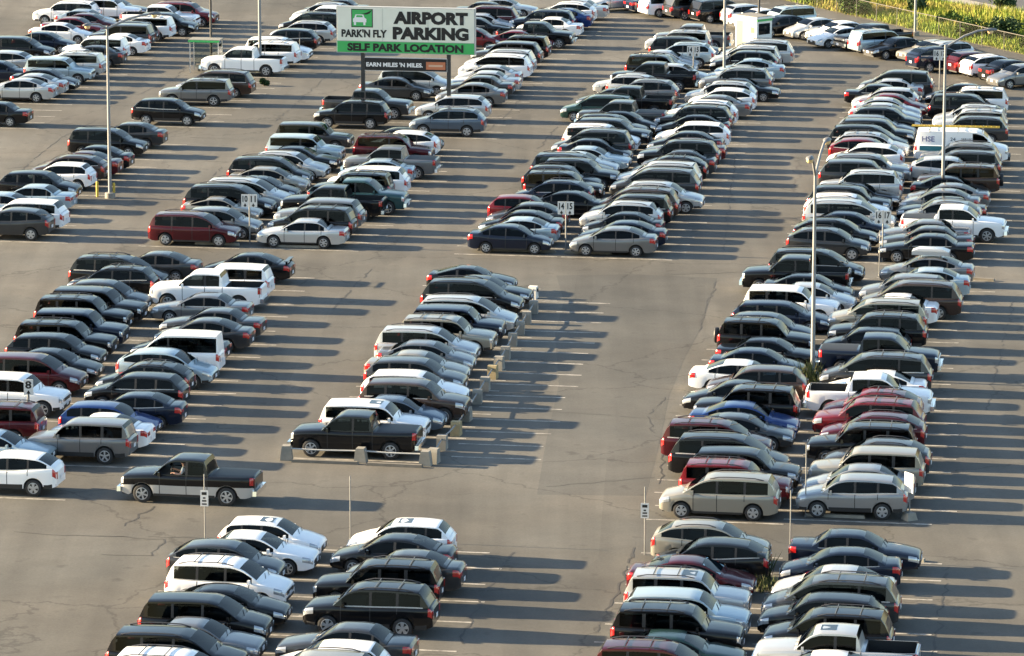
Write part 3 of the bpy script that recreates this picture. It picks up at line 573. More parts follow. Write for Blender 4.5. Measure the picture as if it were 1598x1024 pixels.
# ------------------------------------------------------------------ cars: where each one stands
# crops of the survey: origin and scale; each entry is  x,y,type,colour,nose[,options]  with x,y the middle of its roof
CROP = {'A1': (0, 0, 4.994), 'A2': (300, 0, 4.994), 'A3': (600, 0, 4.994), 'A4': (900, 0, 4.994), 'A5': (1200, 0, 4.015), 'B1': (0, 180, 4.994),
        'B2': (220, 180, 4.994), 'B3': (420, 150, 4.994), 'B4': (740, 150, 4.096), 'B5': (880, 150, 4.097), 'B6': (1200, 90, 4.015), 'B7': (1150, 330, 3.567),
        'C1': (0, 380, 3.551), 'C2': (0, 540, 3.551), 'C3': (420, 400, 3.102), 'C4': (1020, 560, 3.551), 'D1': (160, 780, 4.197), 'D2': (420, 780, 4.197),
        'D3': (930, 780, 4.197), 'D4': (1160, 780, 4.197)}
ROWS = [
 ('row left of the two-headed lamp post', 'cars parked left of the two-headed lamp post', '''
C4 470,618,mv,t,L;C4 370,562,bx,r,R;C4 420,508,sv,k,R,n;C4 330,435,mv,k,R;C4 270,340,mv,m,R,x;C4 450,305,sd,dg,R;C4 480,250,sd,b,R;C4 600,150,bx,k,L;C4 480,118,sd,k,L;C4 640,38,sv,br,L,n
C4 470,18,sd,w,R;B7 90,765,sd,n,R;B7 150,705,sd,k,R;B7 90,600,bx,k,R,s;B7 125,568,sv,n,R,n;B7 180,495,wg,n,R;B7 240,398,bx,w,R,n;B7 390,405,sd,s,R;B7 370,360,sd,k,R;B7 330,250,pk,k,L;B7 370,208,mv,k,R'''),
 ('row right of the two-headed lamp post', 'cars parked right of the two-headed lamp post', '''
C4 1180,630,sv,ms,L,nf;C4 1170,597,sd,ms,L;C4 1270,500,bx,t,L,n;C4 1290,452,sv,dg,L;C4 1240,362,bx,k,L;C4 1270,295,sv,m,L;C4 1270,225,sv,r,L,x;C4 1270,160,sv,r,L,x;C4 1195,108,pk,w,R;B7 800,887,sd,w,L
B7 860,795,mv,dg,L,x;B7 800,690,pk,n,R,c;B7 790,634,hb,k,L;B7 850,580,sv,k,L,x;B7 860,487,mv,t,L;B7 900,457,sd,w,L;B7 1050,387,mv,br,L;B7 990,362,sv,g,L,n;B7 1080,315,sd,lb,L;B7 1080,250,sd,g,L,k'''),
 ('row left of the sixteen-seventeen sign', 'cars parked left of the 16 and 17 sign', '''
B7 470,87,sv,dg,R;B7 510,42,sv,k,R;B7 600,5,sd,n,R;B6 430,887,mv,s,R;B6 430,857,sv,w,R;B6 440,807,sv,k,R;B6 530,782,sd,k,R;B6 640,714,sv,s,L;B6 520,640,sv,dg,R,n;B6 570,607,sv,g,R
B6 600,598,sd,s,R;B6 650,540,sv,w,L,n;B6 570,500,sv,r,R,n;B6 590,467,sv,s,R,x;B6 550,428,mv,k,R;B6 610,390,sv,k,R,n;B6 620,352,wg,g,R;B6 680,318,sv,k,R;B6 710,285,sd,s,R;B6 720,247,sd,s,R;B6 760,217,sd,r,R;B6 790,185,hb,s,L;B6 690,167,sd,k,R;B6 770,137,sd,s,L;B6 860,90,mv,dg,L,n'''),
 ('row right of the sixteen-seventeen sign', 'cars parked right of the 16 and 17 sign', '''
B7 1090,117,sd,k,L;B7 1090,82,sd,dg,L;B7 1070,57,sd,g,L;B6 1160,935,pk,w,R,c;B6 1130,895,sv,g,L;B6 1120,862,sd,k,L;B6 1100,822,sd,g,L;B6 1140,787,sd,g,L;B6 1110,756,sd,k,R;B6 1260,675,bx,br,L,s
B6 1090,622,sv,s,R,n;B6 1270,578,mv,dg,L;B6 1260,540,sv,g,L;B6 1140,445,cv,w,R;B6 1320,365,sv,dg,L;B6 1330,330,bx,s,L;B6 1310,295,sv,s,L;B6 1180,232,mv,k,R;B6 1330,190,bx,w,L;B6 1220,165,sd,k,L'''),
 ('row left of the fourteen-fifteen signs', 'cars parked left of the 14 and 15 signs', '''
B4 210,815,sd,n,R;B4 300,775,sd,lb,L;B4 330,724,sd,k,L;B4 370,684,sd,dg,L;B4 280,618,hb,r,R;B4 530,562,sv,n,L;B4 620,590,sd,k,R;B4 500,487,bx,k,R;B4 520,434,sv,k,R;B4 600,414,sv,k,R
B4 570,352,mv,n,R;B4 660,345,sd,s,R;B4 720,316,sd,lb,R;B5 170,285,sd,k,R;B5 250,223,mv,dg,L;B5 180,172,mv,w,R;B5 240,150,sv,k,R,n;B5 250,106,sv,k,R;B5 350,104,sd,k,R;B5 360,40,pk,dg,L,c
A4 250,738,mv,gn,L;A4 420,668,pk,k,L;A4 330,655,sd,k,L;A4 580,622,sv,g,L;A4 440,590,sv,s,R;A4 470,560,sd,s,L;A4 590,505,pk,k,L;A4 740,522,sd,s,R;A4 560,442,bx,k,R;A4 660,425,sd,s,R;A4 680,383,sd,s,R;A4 870,350,sv,lb,L;A4 780,288,sv,k,R;A4 870,227,bx,s,L;A4 900,190,pk,g,L'''),
 ('row right of the fourteen-fifteen signs', 'cars parked right of the 14 and 15 signs', '''
B5 350,832,sd,g,L;B5 400,792,sd,n,L;B5 400,752,sd,k,L;B5 430,677,sv,s,L;B5 500,635,mv,k,L;B5 540,580,mv,br,L,x;B5 570,548,sv,s,R;B5 660,466,mv,dg,L;B5 680,425,mv,s,L;B5 720,380,sv,k,L,x;B5 770,336,sd,dg,L;B5 790,298,sv,k,L
B5 810,262,sd,m,L;B5 800,230,sd,k,L;B5 880,166,sv,w,L,n;B5 850,122,sd,k,L;B5 890,63,sv,k,L;B5 930,31,sv,w,L;A4 1090,742,sd,g,L;A4 1190,672,sv,w,L,n;A4 1180,650,sv,s,L;A4 1260,610,sd,k,R;A4 1310,532,sv,g,L
A4 1290,508,sd,s,L;A4 1370,462,sd,lb,L;A4 1370,392,sv,k,L,n;A4 1390,365,mv,s,L;A4 1480,308,mv,s,L'''),
 ('row left of the ten-eleven sign', 'cars parked left of the 10 and 11 sign', '''
B2 350,742,mv,m,R;B2 540,728,sv,g,R,n;B2 600,637,cp,t,R;B2 600,541,mv,k,R;B2 730,490,mv,s,R;B2 900,473,sd,k,R;B2 970,409,sd,t,R;B2 920,325,mv,k,R;B2 1090,285,sv,s,R;B2 1190,242,sd,k,R;B2 1200,150,bx,lb,R,n;B2 1270,52,bx,dg,R,n'''),
 ('row right of the ten-eleven sign', 'cars parked right of the 10 and 11 sign', '''
B2 1300,812,sd,s,L;B3 430,862,mv,k,L,x;B3 470,808,sv,g,L,n;B3 500,697,pk,k,L;B3 695,650,pk,te,R;B3 740,602,bx,k,L;B3 850,548,sv,w,L,n;B3 870,489,sd,lb,L;B3 950,385,pk,g,L,c;B3 890,305,bx,m,R;B3 1090,275,sv,w,L,n;B3 1030,257,sd,k,R'''),
 ('row behind the airport sign left post', 'cars parked left behind the airport parking sign', '''
B3 720,32,sv,k,L;A2 1370,690,pk,dg,R;A3 90,588,sd,dg,R;A3 150,545,mv,s,R;A3 640,215,sv,r,R;A3 700,130,sd,k,R;A3 770,92,sd,s,R;A3 830,60,mv,m,L;A3 790,5,sd,k,R;A3 900,-10,sd,s,R'''),
 ('row by the airport sign right post', 'cars parked right of the airport parking sign', '''
A3 560,847,sv,bg,L;A3 600,741,sv,s,L,n;A3 700,651,sd,g,L;A3 770,580,sd,dg,L;A3 800,555,sd,s,L;A3 830,515,sd,s,L;A3 950,411,mv,w,L;A3 970,393,mv,s,L;A3 1020,330,sv,dg,L,n;A3 1110,284,bx,k,L;A3 1040,237,sd,r,R;A3 1180,167,pk,k,R;A3 1330,124,sd,w,L;A3 1290,76,sv,n,L;A3 1400,78,sd,b,L;A3 1450,20,sv,w,L;A3 1520,2,sd,s,L'''),
 ('single row behind the concrete blocks', 'cars parked behind the concrete blocks', '''
C3 420,752,pk,k,L,c;C3 440,705,bx,w,R,nu;C3 590,681,sd,bg,R;C3 640,605,sv,br,R,n;C3 650,550,wg,w,R;C3 660,487,sv,dg,R,n;C3 700,466,sd,t,R;C3 730,424,sd,g,R;C3 700,347,mv,s,R;C3 800,292,bx,t,R;C3 850,238,bx,n,R,nv;C3 890,190,mv,s,R;C3 920,115,mv,k,R;C3 1010,98,sd,k,R;C3 955,46,cp,k,R'''),
 ('left row beyond the 8 sign', 'cars parked left of the 8 sign aisle', '''
C2 100,592,svb,w,L,n;C2 -60,470,sd,lb,R;C2 20,318,bx,m,L;C2 10,158,bx,w,R,n;C1 100,618,mv,m,R,n;C1 260,583,sd,k,R;C1 250,497,sv,k,R,n;C1 290,426,bx,k,R;C1 370,371,bx,n,R,n;C1 390,292,bx,k,R;C1 480,237,bx,k,R,n;C1 540,212,sv,dg,R,n;C1 680,130,sv,k,L,x;C1 590,66,mv,k,R,x;C1 880,49,sd,dg,L'''),
 ('right row beyond the 8 sign', 'cars parked right of the 8 sign aisle', '''
C2 540,405,bx,g,L,n;C2 580,378,sd,w,L;C2 530,320,hb,b,R,x;C1 770,828,sd,n,L;C1 820,718,sv,k,L,n;C1 850,660,sv,k,L,x;C1 880,592,sv,lb,R,n;C1 1060,487,vn,w,L;C1 1020,492,sd,k,L;C1 1150,422,sd,dg,L;C1 1210,360,sd,dg,L;C1 1150,276,sd,g,L;C1 1150,155,pk,w,L;C1 1330,118,bx,w,L,n;C1 1390,56,sd,k,L,p'''),
 ('left row of the bottom left block', 'cars at the lower left, noses right', '''
D1 1010,128,hb,w,R,u;D1 950,222,sd,w,R;D1 750,273,sv,dg,R,n;D1 720,390,mv,w,R,x;D1 770,562,sd,k,R;D1 560,632,mv,k,R,n;D1 570,790,sd,g,R;D1 370,853,mv,k,R;D1 370,985,mv,w,R,x'''),
 ('right row of the bottom left block', 'cars at the lower left, noses left', '''
D2 960,143,hb,w,L,u;D2 850,233,sd,k,L;D2 930,345,sd,dg,L;D2 830,410,bx,k,L;D2 770,562,sv,k,L,x;D2 560,828,sd,dg,L;D2 500,936,hb,w,L;D2 400,1010,sv,t,L'''),
 ('row left of the bottom grass tuft', 'cars at the lower right, left row', '''
D3 690,147,sv,t,R;D3 820,258,sv,k,L,n;D3 600,378,sd,m,R,v;D3 490,470,bx,s,R,u;D3 480,596,sv,lb,R,n;D3 420,703,bx,k,R;D3 470,863,sd,gn,R;D3 300,946,mv,m,R,x'''),
 ('row right of the bottom grass tuft', 'cars at the lower right, right row', '''
D4 690,214,sd,n,R;D4 680,319,sd,n,L;D4 630,460,sd,s,L;D4 700,510,mv,dg,L,x;D4 620,626,sv,k,L,n;D4 680,720,mv,k,L,x;D4 610,828,pk,s,L,u;D4 560,1012,sd,w,L'''),
 ('left group by the yellow bollards', 'cars around the lamp post with yellow bollards', '''
B1 160,720,sv,dg,L,n;B1 250,662,sv,w,L,n;B1 20,600,sd,lb,R;B1 280,546,sd,lb,L;B1 240,438,sv,k,R,n;B1 540,373,hb,w,L;B1 600,302,sv,br,L;B1 660,284,sd,m,L;B1 740,247,sd,k,L;B1 760,96,mv,k,R;B1 1030,60,sd,dg,L'''),
 ('right row of the top left block', 'cars at the top left, right row', '''
A1 -20,800,sd,k,L;A1 190,607,sd,s,L;A1 260,578,sd,s,L;A1 310,546,sd,k,R;A1 390,449,bx,lb,R,n;A1 620,408,bx,s,L;A1 600,382,sd,w,L;A1 740,351,sd,dg,L;A1 810,290,bx,w,L,n;A1 940,262,sd,w,L;A1 1020,187,bx,dg,L,n;A1 1050,157,sv,k,L;A1 1160,141,bx,w,L;A1 1240,96,sv,k,R,n;A1 1250,36,pk,w,R;A1 1400,27,sd,lb,R;A1 1400,6,sv,r,R'''),
 ('left row of the top left block', 'cars at the top left, left row', '''
A1 50,393,sv,s,L,n;A1 -30,472,sd,n,R;A1 80,285,mv,k,R,n;A1 320,247,sd,n,R;A1 460,180,sd,w,R;A1 590,122,sd,r,R;A1 670,102,sd,m,R;A1 650,66,sd,lb,R;A1 740,6,bx,w,R;A1 590,8,sv,w,L;A1 860,-6,sd,dg,R'''),
 ('row left of the airport sign', 'cars parked left of the airport parking sign', '''
A1 1250,762,sv,k,R,n;A2 110,610,bx,g,L;A2 260,547,mv,br,L;A2 400,372,pk,w,L;A2 640,325,bx,w,L;A2 600,288,mv,w,R;A2 790,228,sv,k,L,n;A2 920,163,sv,s,L;A2 1000,95,mv,k,L;A2 1060,52,pk,w,L;A2 1060,18,sv,s,L;A2 1150,-5,sd,k,L'''),
]
E_ROW = '''A5 1560,396,sd,g,N;A5 1450,363,sd,k,F;A5 1340,332,sv,w,F;A5 1195,312,hb,m,F;A5 1020,292,sv,n,F;A5 1080,245,sv,s,N;A5 958,229,sd,t,N;A5 815,229,sd,k,N;A5 640,182,bx,lb,F;A5 630,140,pk,k,N;A5 480,138,sd,w,N;A5 385,146,sd,w,N;A5 330,118,sd,s,N;A5 155,108,sd,k,N;A5 110,34,bx,lb,N
A4 1385,52,sd,w,N;A4 1290,32,hb,s,F;A4 1090,0,mv,k,F;A4 960,-8,bx,dg,F;A4 800,-20,mv,w,F;A4 690,-30,sd,n,F;A4 440,-40,sd,s,N'''
ORD = ['nearest', 'second nearest', 'third nearest', 'fourth nearest', 'fifth nearest', 'sixth nearest', 'seventh nearest', 'eighth nearest', 'ninth nearest']
def parse(txt):
    out = []
    crop = None
    for e in txt.replace('\n', ';').split(';'):
        e = e.strip()
        if not e: continue
        c, r_ = e.split(' ', 1); q = r_.split(','); ox, oy, s = CROP[c]
        u, v = ox + float(q[0]) / s, oy + float(q[1]) / s
        out.append((u, v, q[2], q[3], q[4], q[5] if len(q) > 5 else ''))
    return out
EDIR = math.atan2(-fn.y, -fn.x)          # nose towards the lot, tail to the fence
cars = []
def settle(items, axis, minsep):
    """nudge neighbours apart along the row so that no two cars touch"""
    items.sort(key=lambda c: c['p'].dot(axis))
    for _ in range(200):
        moved = False
        for a, b in zip(items, items[1:]):
            g = b['p'].dot(axis) - a['p'].dot(axis)
            need = minsep
            if g < need - 0.005:
                d = (need - g) / 2; a['p'] -= axis * d; b['p'] += axis * d; moved = True
        if not moved: break
for ri, (phrase, grp, txt) in enumerate(ROWS + [('slanted row along the wire fence', 'cars parked along the wire fence', E_ROW)]):
    items = []
    for u, v, t, c, nose, op in parse(txt):
        tv = t
        t = SPEC[t].get('base', t)
        if tv == t: tv = t if (t not in VARIANTS or set(op) & set('spkvf')) else random.choice(VARIANTS[t])
        S = SPEC[tv]
        if nose in 'RL': h = STALL if nose == 'R' else STALL + math.pi
        else: h = EDIR if nose == 'N' else EDIR + math.pi
        if t in ('sd', 'sv', 'mv', 'wg') and random.random() < .45: op += 't'
        h += R(random.gauss(0, 0.9))
        g = at(u, v, S['rooz'])
        xr = S['L'] / 2 - S['roofc']                        # roof centre ahead of the middle
        p = Vector((g.x - math.cos(h) * xr, g.y - math.sin(h) * xr, 0))
        items.append(dict(p=p, t=t, tv=tv, c=c, h=h, op=op, q=p.copy()))
    axis = ROWD if ri < len(ROWS) else fdir
    settle(items, axis, 2.32)
    for it in items:
        gu, gv = px(it['p'])
        it['lod'] = 0 if gv > 300 else 1
        it['phrase'] = phrase; it['grp'] = grp
    # labels: single out by colour and kind, then by order from the near end
    for it in items:
        same = [k for k in items if k['t'] == it['t'] and k['c'] == it['c']]
        nm = PAINTC[it['c']][2] + ' ' + NOUN[it['t']]
        if it['t'] == 'cv': it['label'] = 'white cargo van with lettering and a yellow ladder on its roof'
        elif len(same) == 1: it['label'] = f'{nm}, the only one in the {phrase}'
        else:
            k = same.index(it)
            it['label'] = (f'{ORD[k]} {nm} in the {phrase}')
    cars += items
for i, it in enumerate(cars):
    ob = place_car(it['tv'], it['c'], it['p'], it['h'], it['label'], it['grp'], it['op'], it['lod'])
    it['ob'] = ob
import os
if os.environ.get('DBG'):
    print('CARS', len(cars))
    for it in cars:
        d = (it['p'] - it['q']).length
        if d > 0.6: print('moved %.2f' % d, it['label'], [round(k) for k in px(it['p'])])

# ------------------------------------------------------------------ painted stall lines and cracks
def stalls():
    mb = MB(); rnd = random.Random(3)
    wv = Vector((-STD.y, STD.x, 0)) * 0.075
    def line(c, l0, l1): mb.add([(p.x, p.y, 0.004) for p in (c + STD * l0 - wv, c + STD * l1 - wv, c + STD * l1 + wv, c + STD * l0 + wv)], [(0, 1, 2, 3)])
    for phrase in [r[0] for r in ROWS]:
        it = sorted([c for c in cars if c['phrase'] == phrase], key=lambda c: c['p'].dot(ROWD))
        left = phrase.startswith(('row left', 'left row', 'left group'))
        a_, b_ = (-2.9, 2.7) if left else (-2.7, 3.3)
        if phrase.startswith(('left group', 'single')): a_, b_ = -2.8, 3.4
        cs = [c['p'] for c in it]
        for i in range(len(cs) - 1):
            lo, hi = max(0, i - 2), min(len(cs), i + 4); loc = cs[lo:hi]
            off = sum(p.dot(STD) for p in loc) / len(loc) - sum(p.dot(ROWD) for p in loc) / len(loc) * 0.0
            m_ = (cs[i] + cs[i + 1]) / 2; g = (cs[i + 1] - cs[i]).dot(ROWD)
            # keep the line where the row runs: mean sideways offset of the neighbours
            mr = sum(((p - m_) - ROWD * (p - m_).dot(ROWD)).dot(STD) for p in loc) / len(loc); m_ = m_ + STD * mr
            if g < 3.6: line(m_, a_ - rnd.random() * .3, b_ + rnd.random() * .7)
            elif g < 14:
                k = int(g / 2.54)
                for j in range(k): line(m_ + ROWD * ((j - (k - 1) / 2) * g / k), a_, b_ + rnd.random() * .5)
        for e, sg in ((cs[0], -1), (cs[-1], 1)): line(e + ROWD * sg * 1.27, a_, b_)
    for i in range(int((at(836, 455) - at(690, 712)).length / 2.54)):
        d = (at(836, 455) - at(690, 712)).normalized(); line(at(690, 712) + d * (i * 2.54), .4, 4.0 + rnd.random() * .5)
    mb2 = MB()
    p0, p1 = FA0 + fdir * 60, FB0 - fdir * 200; n = int((p1 - p0).length / 2.6)
    for i in range(n):
        c = p0 + fdir * (i * 2.6) - fn * 1.0; e = c - fn * 5.0; wv = fdir * 0.055
        mb.add([(p.x, p.y, 0.004) for p in (c - wv, e - wv, e + wv, c + wv)], [(0, 1, 2, 3)])
    structure('stall_markings', mb.mesh('stall_markings', LINE))
stalls()
def cracks():
    mb = MB(); rnd = random.Random(11)
    def crack(pts, w0):
        P = [at(*p) for p in pts]; L = []
        for a, b in zip(P, P[1:]):
            n = max(2, int((b - a).length / 0.5))
            for i in range(n): L.append(a.lerp(b, i / n))
        L.append(P[-1]); jit = [Vector((rnd.gauss(0, .07), rnd.gauss(0, .07), 0)) for _ in L]
        L = [p + j for p, j in zip(L, jit)]
        for a, b in zip(L, L[1:]):
            if rnd.random() < 0.10: continue
            d = (b - a); d.normalize(); n = Vector((-d.y, d.x, 0)) * w0 * .75 * rnd.uniform(.4, 1.2); n2 = n * rnd.uniform(.6, 1.3)
            mb.add([(p.x, p.y, 0.007) for p in (a - n, b - n2, b + n2, a + n)], [(0, 1, 2, 3)])
    for pts, w0 in (([(1480, 880), (1466, 965), (1450, 1030)], .07), ([(990, 855), (960, 930), (930, 985)], .07), ([(800, 862), (760, 920), (715, 1005)], .07),
        ([(580, 420), (545, 455), (520, 482)], .07), ([(240, 790), (185, 826)], .06), ([(0, 829), (120, 836), (330, 840)], .05), ([(150, 836), (255, 842), (235, 868), (160, 865)], .05),
        ([(1118, 440), (1100, 480), (1090, 520)], .05), ([(1040, 620), (1010, 650), (1035, 700), (1030, 760)], .05), ([(830, 640), (1040, 655)], .05), ([(0, 265), (60, 258), (150, 215)], .04),
        ([(30, 268), (95, 215), (155, 186)], .05), ([(210, 150), (270, 125), (340, 60)], .05), ([(430, 190), (520, 110), (570, 95)], .05), ([(300, 215), (420, 218)], .04), ([(240, 216), (290, 200), (345, 180)], .04),
        ([(345, 260), (320, 290), (300, 315)], .05), ([(840, 232), (855, 215), (870, 198)], .05), ([(750, 215), (800, 170), (815, 150)], .05), ([(1130, 390), (1140, 300), (1150, 240)], .04),
        ([(1580, 470), (1560, 560), (1540, 640)], .04), ([(1225, 420), (1150, 425), (1020, 430)], .04), ([(0, 770), (80, 772), (200, 760)], .04), ([(850, 760), (1020, 745)], .04)):
        crack(pts, w0)
    structure('asphalt_cracks', mb.mesh('asphalt_cracks', CRACK))
cracks()
sheet('older_asphalt_patch', [at(*p) for p in ((838, 772), (1008, 774), (1030, 690), (1044, 620), (1068, 560), (1094, 512), (1119, 434), (985, 428), (868, 430), (880, 470), (866, 520), (872, 600), (852, 690))], 0.002, ASPHD)

# ------------------------------------------------------------------ lettering helper
def lettering(parent, txt, box, m, y, bold=0.02, name='lettering', align=None):
    """words stretched to fill box = (x0, z0, x1, z1) on the plane y of the parent"""
    cu = bpy.data.curves.new('lettering', 'FONT'); cu.body = txt; cu.size = 1.0; cu.offset = bold; cu.extrude = 0.0; cu.resolution_u = 3
    t = bpy.data.objects.new('lettering', cu); sc.collection.objects.link(t); bpy.context.view_layer.update()
    me = bpy.data.meshes.new_from_object(t.evaluated_get(bpy.context.evaluated_depsgraph_get()))
    bpy.data.objects.remove(t); bpy.data.curves.remove(cu)
    xs = [v.co.x for v in me.vertices]; ys = [v.co.y for v in me.vertices]; x0, x1, y0, y1 = min(xs), max(xs), min(ys), max(ys)
    for v in me.vertices:
        v.co = (box[0] + (v.co.x - x0) / (x1 - x0) * (box[2] - box[0]), y, box[1] + (v.co.y - y0) / (y1 - y0) * (box[3] - box[1]))
    me.materials.clear(); me.materials.append(m); me.name = name
    return link(name, me, parent)
def panel(parent, name, box, y, th, m):
    q = MB().box(((box[0] + box[2]) / 2, y + th / 2, (box[1] + box[3]) / 2), (box[2] - box[0], th, box[3] - box[1]))
    return link(name, q.mesh(name, m), parent)

# ------------------------------------------------------------------ the airport parking sign
SGREEN = mat('sign_green', (0.05, 0.42, 0.11), 0.5); SCREAM = mat('sign_cream_panel', (0.74, 0.76, 0.66), 0.5, noise=.10, nscale=1.2)
SORANGE = mat('sign_orange', (0.50, 0.17, 0.08), 0.5); SBLACK = mat('sign_black_panel', (0.008, 0.009, 0.012), 0.5); SWHITE = mat('sign_white_print', (0.8, 0.8, 0.8), 0.5)
def airport_sign():
    base = (at(568, 184) + at(702, 189)) / 2
    k = 0.02272 * (186 - YH)                       # pixels per metre there
    t = thing('billboard', 'large cream and green AIRPORT PARKING sign on two black posts', 'sign', base, STALL)
    X = lambda u: (u - 636.0) / k / math.cos(STALL); Zm = lambda v: (186.5 - v) / k / math.cos(PITCH) * 0.985
    for u in (568, 702):
        link('post', MB().box((X(u), 0, Zm(82) / 2 + .1), (0.24, 0.2, Zm(82) + .2)).mesh('post', POLED), t)
    f = lambda u0, v0, u1, v1: (X(u0), Zm(v1), X(u1), Zm(v0))      # box from photo corners, levelled
    panel(t, 'cabinet', f(528, 11, 744, 83), -0.28, 0.40, mat('sign_frame', (0.42, 0.43, 0.42), 0.5))
    fp = panel(t, 'face_panel', f(529.5, 12.5, 742.5, 64), -0.30, 0.02, SCREAM)
    gb = panel(t, 'green_band', f(529.5, 65, 742.5, 82), -0.30, 0.02, SGREEN)
    for uu in (600, 671): link('panel_seam', MB().box((X(uu), -.311, (Zm(13) + Zm(64)) / 2), (.015, .004, Zm(13) - Zm(64))).mesh('panel_seam', mat('seam_grey', (.4, .41, .37), .6)), fp)
    lettering(fp, 'AIRPORT', f(617, 17, 733, 37), INK, -0.315, 0.06); lettering(fp, 'PARKING', f(616, 41, 734, 61), INK, -0.315, 0.06)
    lettering(fp, "PARK'N FLY", f(536, 46, 607, 58.5), INK, -0.315, 0.045); lettering(gb, 'SELF PARK LOCATION', f(545, 67.5, 726, 80), INK, -0.315, 0.05)
    lg = panel(fp, 'emblem', f(551.5, 14.5, 585, 43), -0.31, 0.01, INK); 
    ex, ez = X(551.5), Zm(43); ew, eh = X(585) - ex, Zm(14.5) - ez
    m = MB(); P = lambda pts: [(ex + a * ew, 0, ez + b * eh) for a, b in pts]
    def poly(pts, y, mi): m.add([(p[0], y, p[2]) for p in P(pts)], [tuple(range(len(pts)))], mi)
    poly([(.04, .05), (.96, .05), (.96, .95), (.04, .95)], -0.314, 0)
    poly([(.08, .28), (.70, .28), (.70, .46), (.62, .52), (.56, .70), (.20, .70), (.14, .52), (.08, .46)], -0.318, 1)
    poly([(.12, .12), (.22, .12), (.22, .29), (.12, .29)], -0.318, 1); poly([(.56, .12), (.66, .12), (.66, .29), (.56, .29)], -0.318, 1)
    poly([(.22, .55), (.54, .55), (.51, .66), (.25, .66)], -0.322, 0)
    poly([(.45, .72), (.70, .80), (.97, .95), (.85, .76), (.70, .70)], -0.318, 2)
    m.v = [(a, b, c) for a, b, c in m.v]
    link('emblem_car', m.mesh('emblem_car', [SGREEN, SWHITE, INK]), fp)
    sb = panel(t, 'lower_frame', f(570, 90, 700, 111), -0.10, 0.14, mat('sign_trim', (0.5, 0.5, 0.5), .4)); panel(t, 'lower_panel', f(571, 91, 699, 110), -0.115, 0.02, SBLACK)
    lettering(sb, "EARN MILES 'N MILES.", f(573.5, 97.5, 662, 104.5), SWHITE, -0.125, 0.04)
    og = panel(sb, 'orange_patch', f(667, 95.5, 697, 107.5), -0.125, 0.01, SORANGE); panel(og, 'patch_stripe', f(671, 100, 693, 103), -0.129, 0.004, mat('patch_cream', (.6, .4, .28), .5))
airport_sign()

# ------------------------------------------------------------------ lamp posts
AMBER = mat('lamp_lens_amber', (0.75, 0.55, 0.28), 0.25, 0, 0.5); LAMPG = mat('lamp_head_grey', (0.16, 0.155, 0.15), 0.5, 0.2)
def lamp_post(base, height, arms, label, rad=0.105, m=POLEG, group=None, lit=True):
    p = at(*base); t = thing('lamp_post', label, 'lamp post', p, 0, group)
    link('footing', MB().lathe([(0.30, 0), (0.30, 0.28), (0.26, 0.32)], 16).mesh('footing', CONC, 40), t)
    link('pole', MB().tube([(0, 0, 0.3), (0, 0, height * .5), (0, 0, height)], [rad, rad * .85, rad * .62], 10).mesh('pole', m, 60), t)
    for dx, dy, up in arms:
        n = math.hypot(dx, dy)
        pts = [(0, 0, height - 0.15), (dx * .5, dy * .5, height + up * .62), (dx * .85, dy * .85, height + up * .97), (dx, dy, height + up)]
        a = link('arm', MB().tube(pts, 0.065, 8).mesh('arm', m, 60), t)
        ang = math.atan2(dy, dx); c, s = math.cos(ang), math.sin(ang)
        hd = MB(); prof = [(-0.05, .07, .05), (.15, .15, .10), (.45, .20, .13), (.75, .15, .10), (.88, .03, .03)]; vs, fs = [], []
        for x, wy, hz in prof:
            for k in range(10):
                q = 2 * math.pi * k / 10; y, z = wy * math.cos(q), hz * math.sin(q); z = z if z > 0 else z * .3
                vs.append((dx + c * x - s * y, dy + s * x + c * y, height + up + z))
        for i in range(4):
            for k in range(10): fs.append((i * 10 + k, i * 10 + (k + 1) % 10, i * 10 + 10 + (k + 1) % 10, i * 10 + 10 + k))
        fs += [tuple(range(10))[::-1], tuple(range(40, 50))]
        hd.add(vs, fs); h = link('lamp_head', hd.mesh('lamp_head', LAMPG, 50), t)
        ln = MB(); 
        for i in range(4): pass
        ln.lathe([(0.17, 0.0), (0.165, -.10), (.11, -.18), (.03, -.21)], 14, 0, 'z', (dx + c * .45, dy + s * .45, height + up - .02))
        link('lens', ln.mesh('lens', AMBER, 60), h)
    return t
lamp_post((172, 309), 10.0, [(2.2, 1.6, .45), (-.75, -1.6, .30)], 'grey lamp post between two yellow bollards')
lamp_post((1268, 590), 9.75, [(.62, 2.4, 1.05), (-.36, -2.2, 1.05)], 'tall grey lamp post with two heads rising from a grass tuft')
lamp_post((1471, 312), 9.0, [(2.2, .6, .75)], 'grey lamp post with one arm beside the white cargo van')
lamp_post((1130, 126), 10.5, [(2.2, .6, .6)], 'pale lamp post rising in front of the white booth', 0.10)
lamp_post((330, 110), 10.5, [(2.2, .6, .6)], 'black lamp post standing at the green-edged shelter', 0.09, POLED)
lamp_post((406, 112), 10.5, [(2.2, .6, .6)], 'pale lamp post in front of the white pickup bed', 0.12)
lamp_post((1184, 66), 10.5, [(2.2, .6, .6)], 'thin black lamp post at the booth corner', 0.09, POLED)
lamp_post((1428, 56), 10.5, [(2.2, .6, .6)], 'pale lamp post at the wire fence', 0.10)

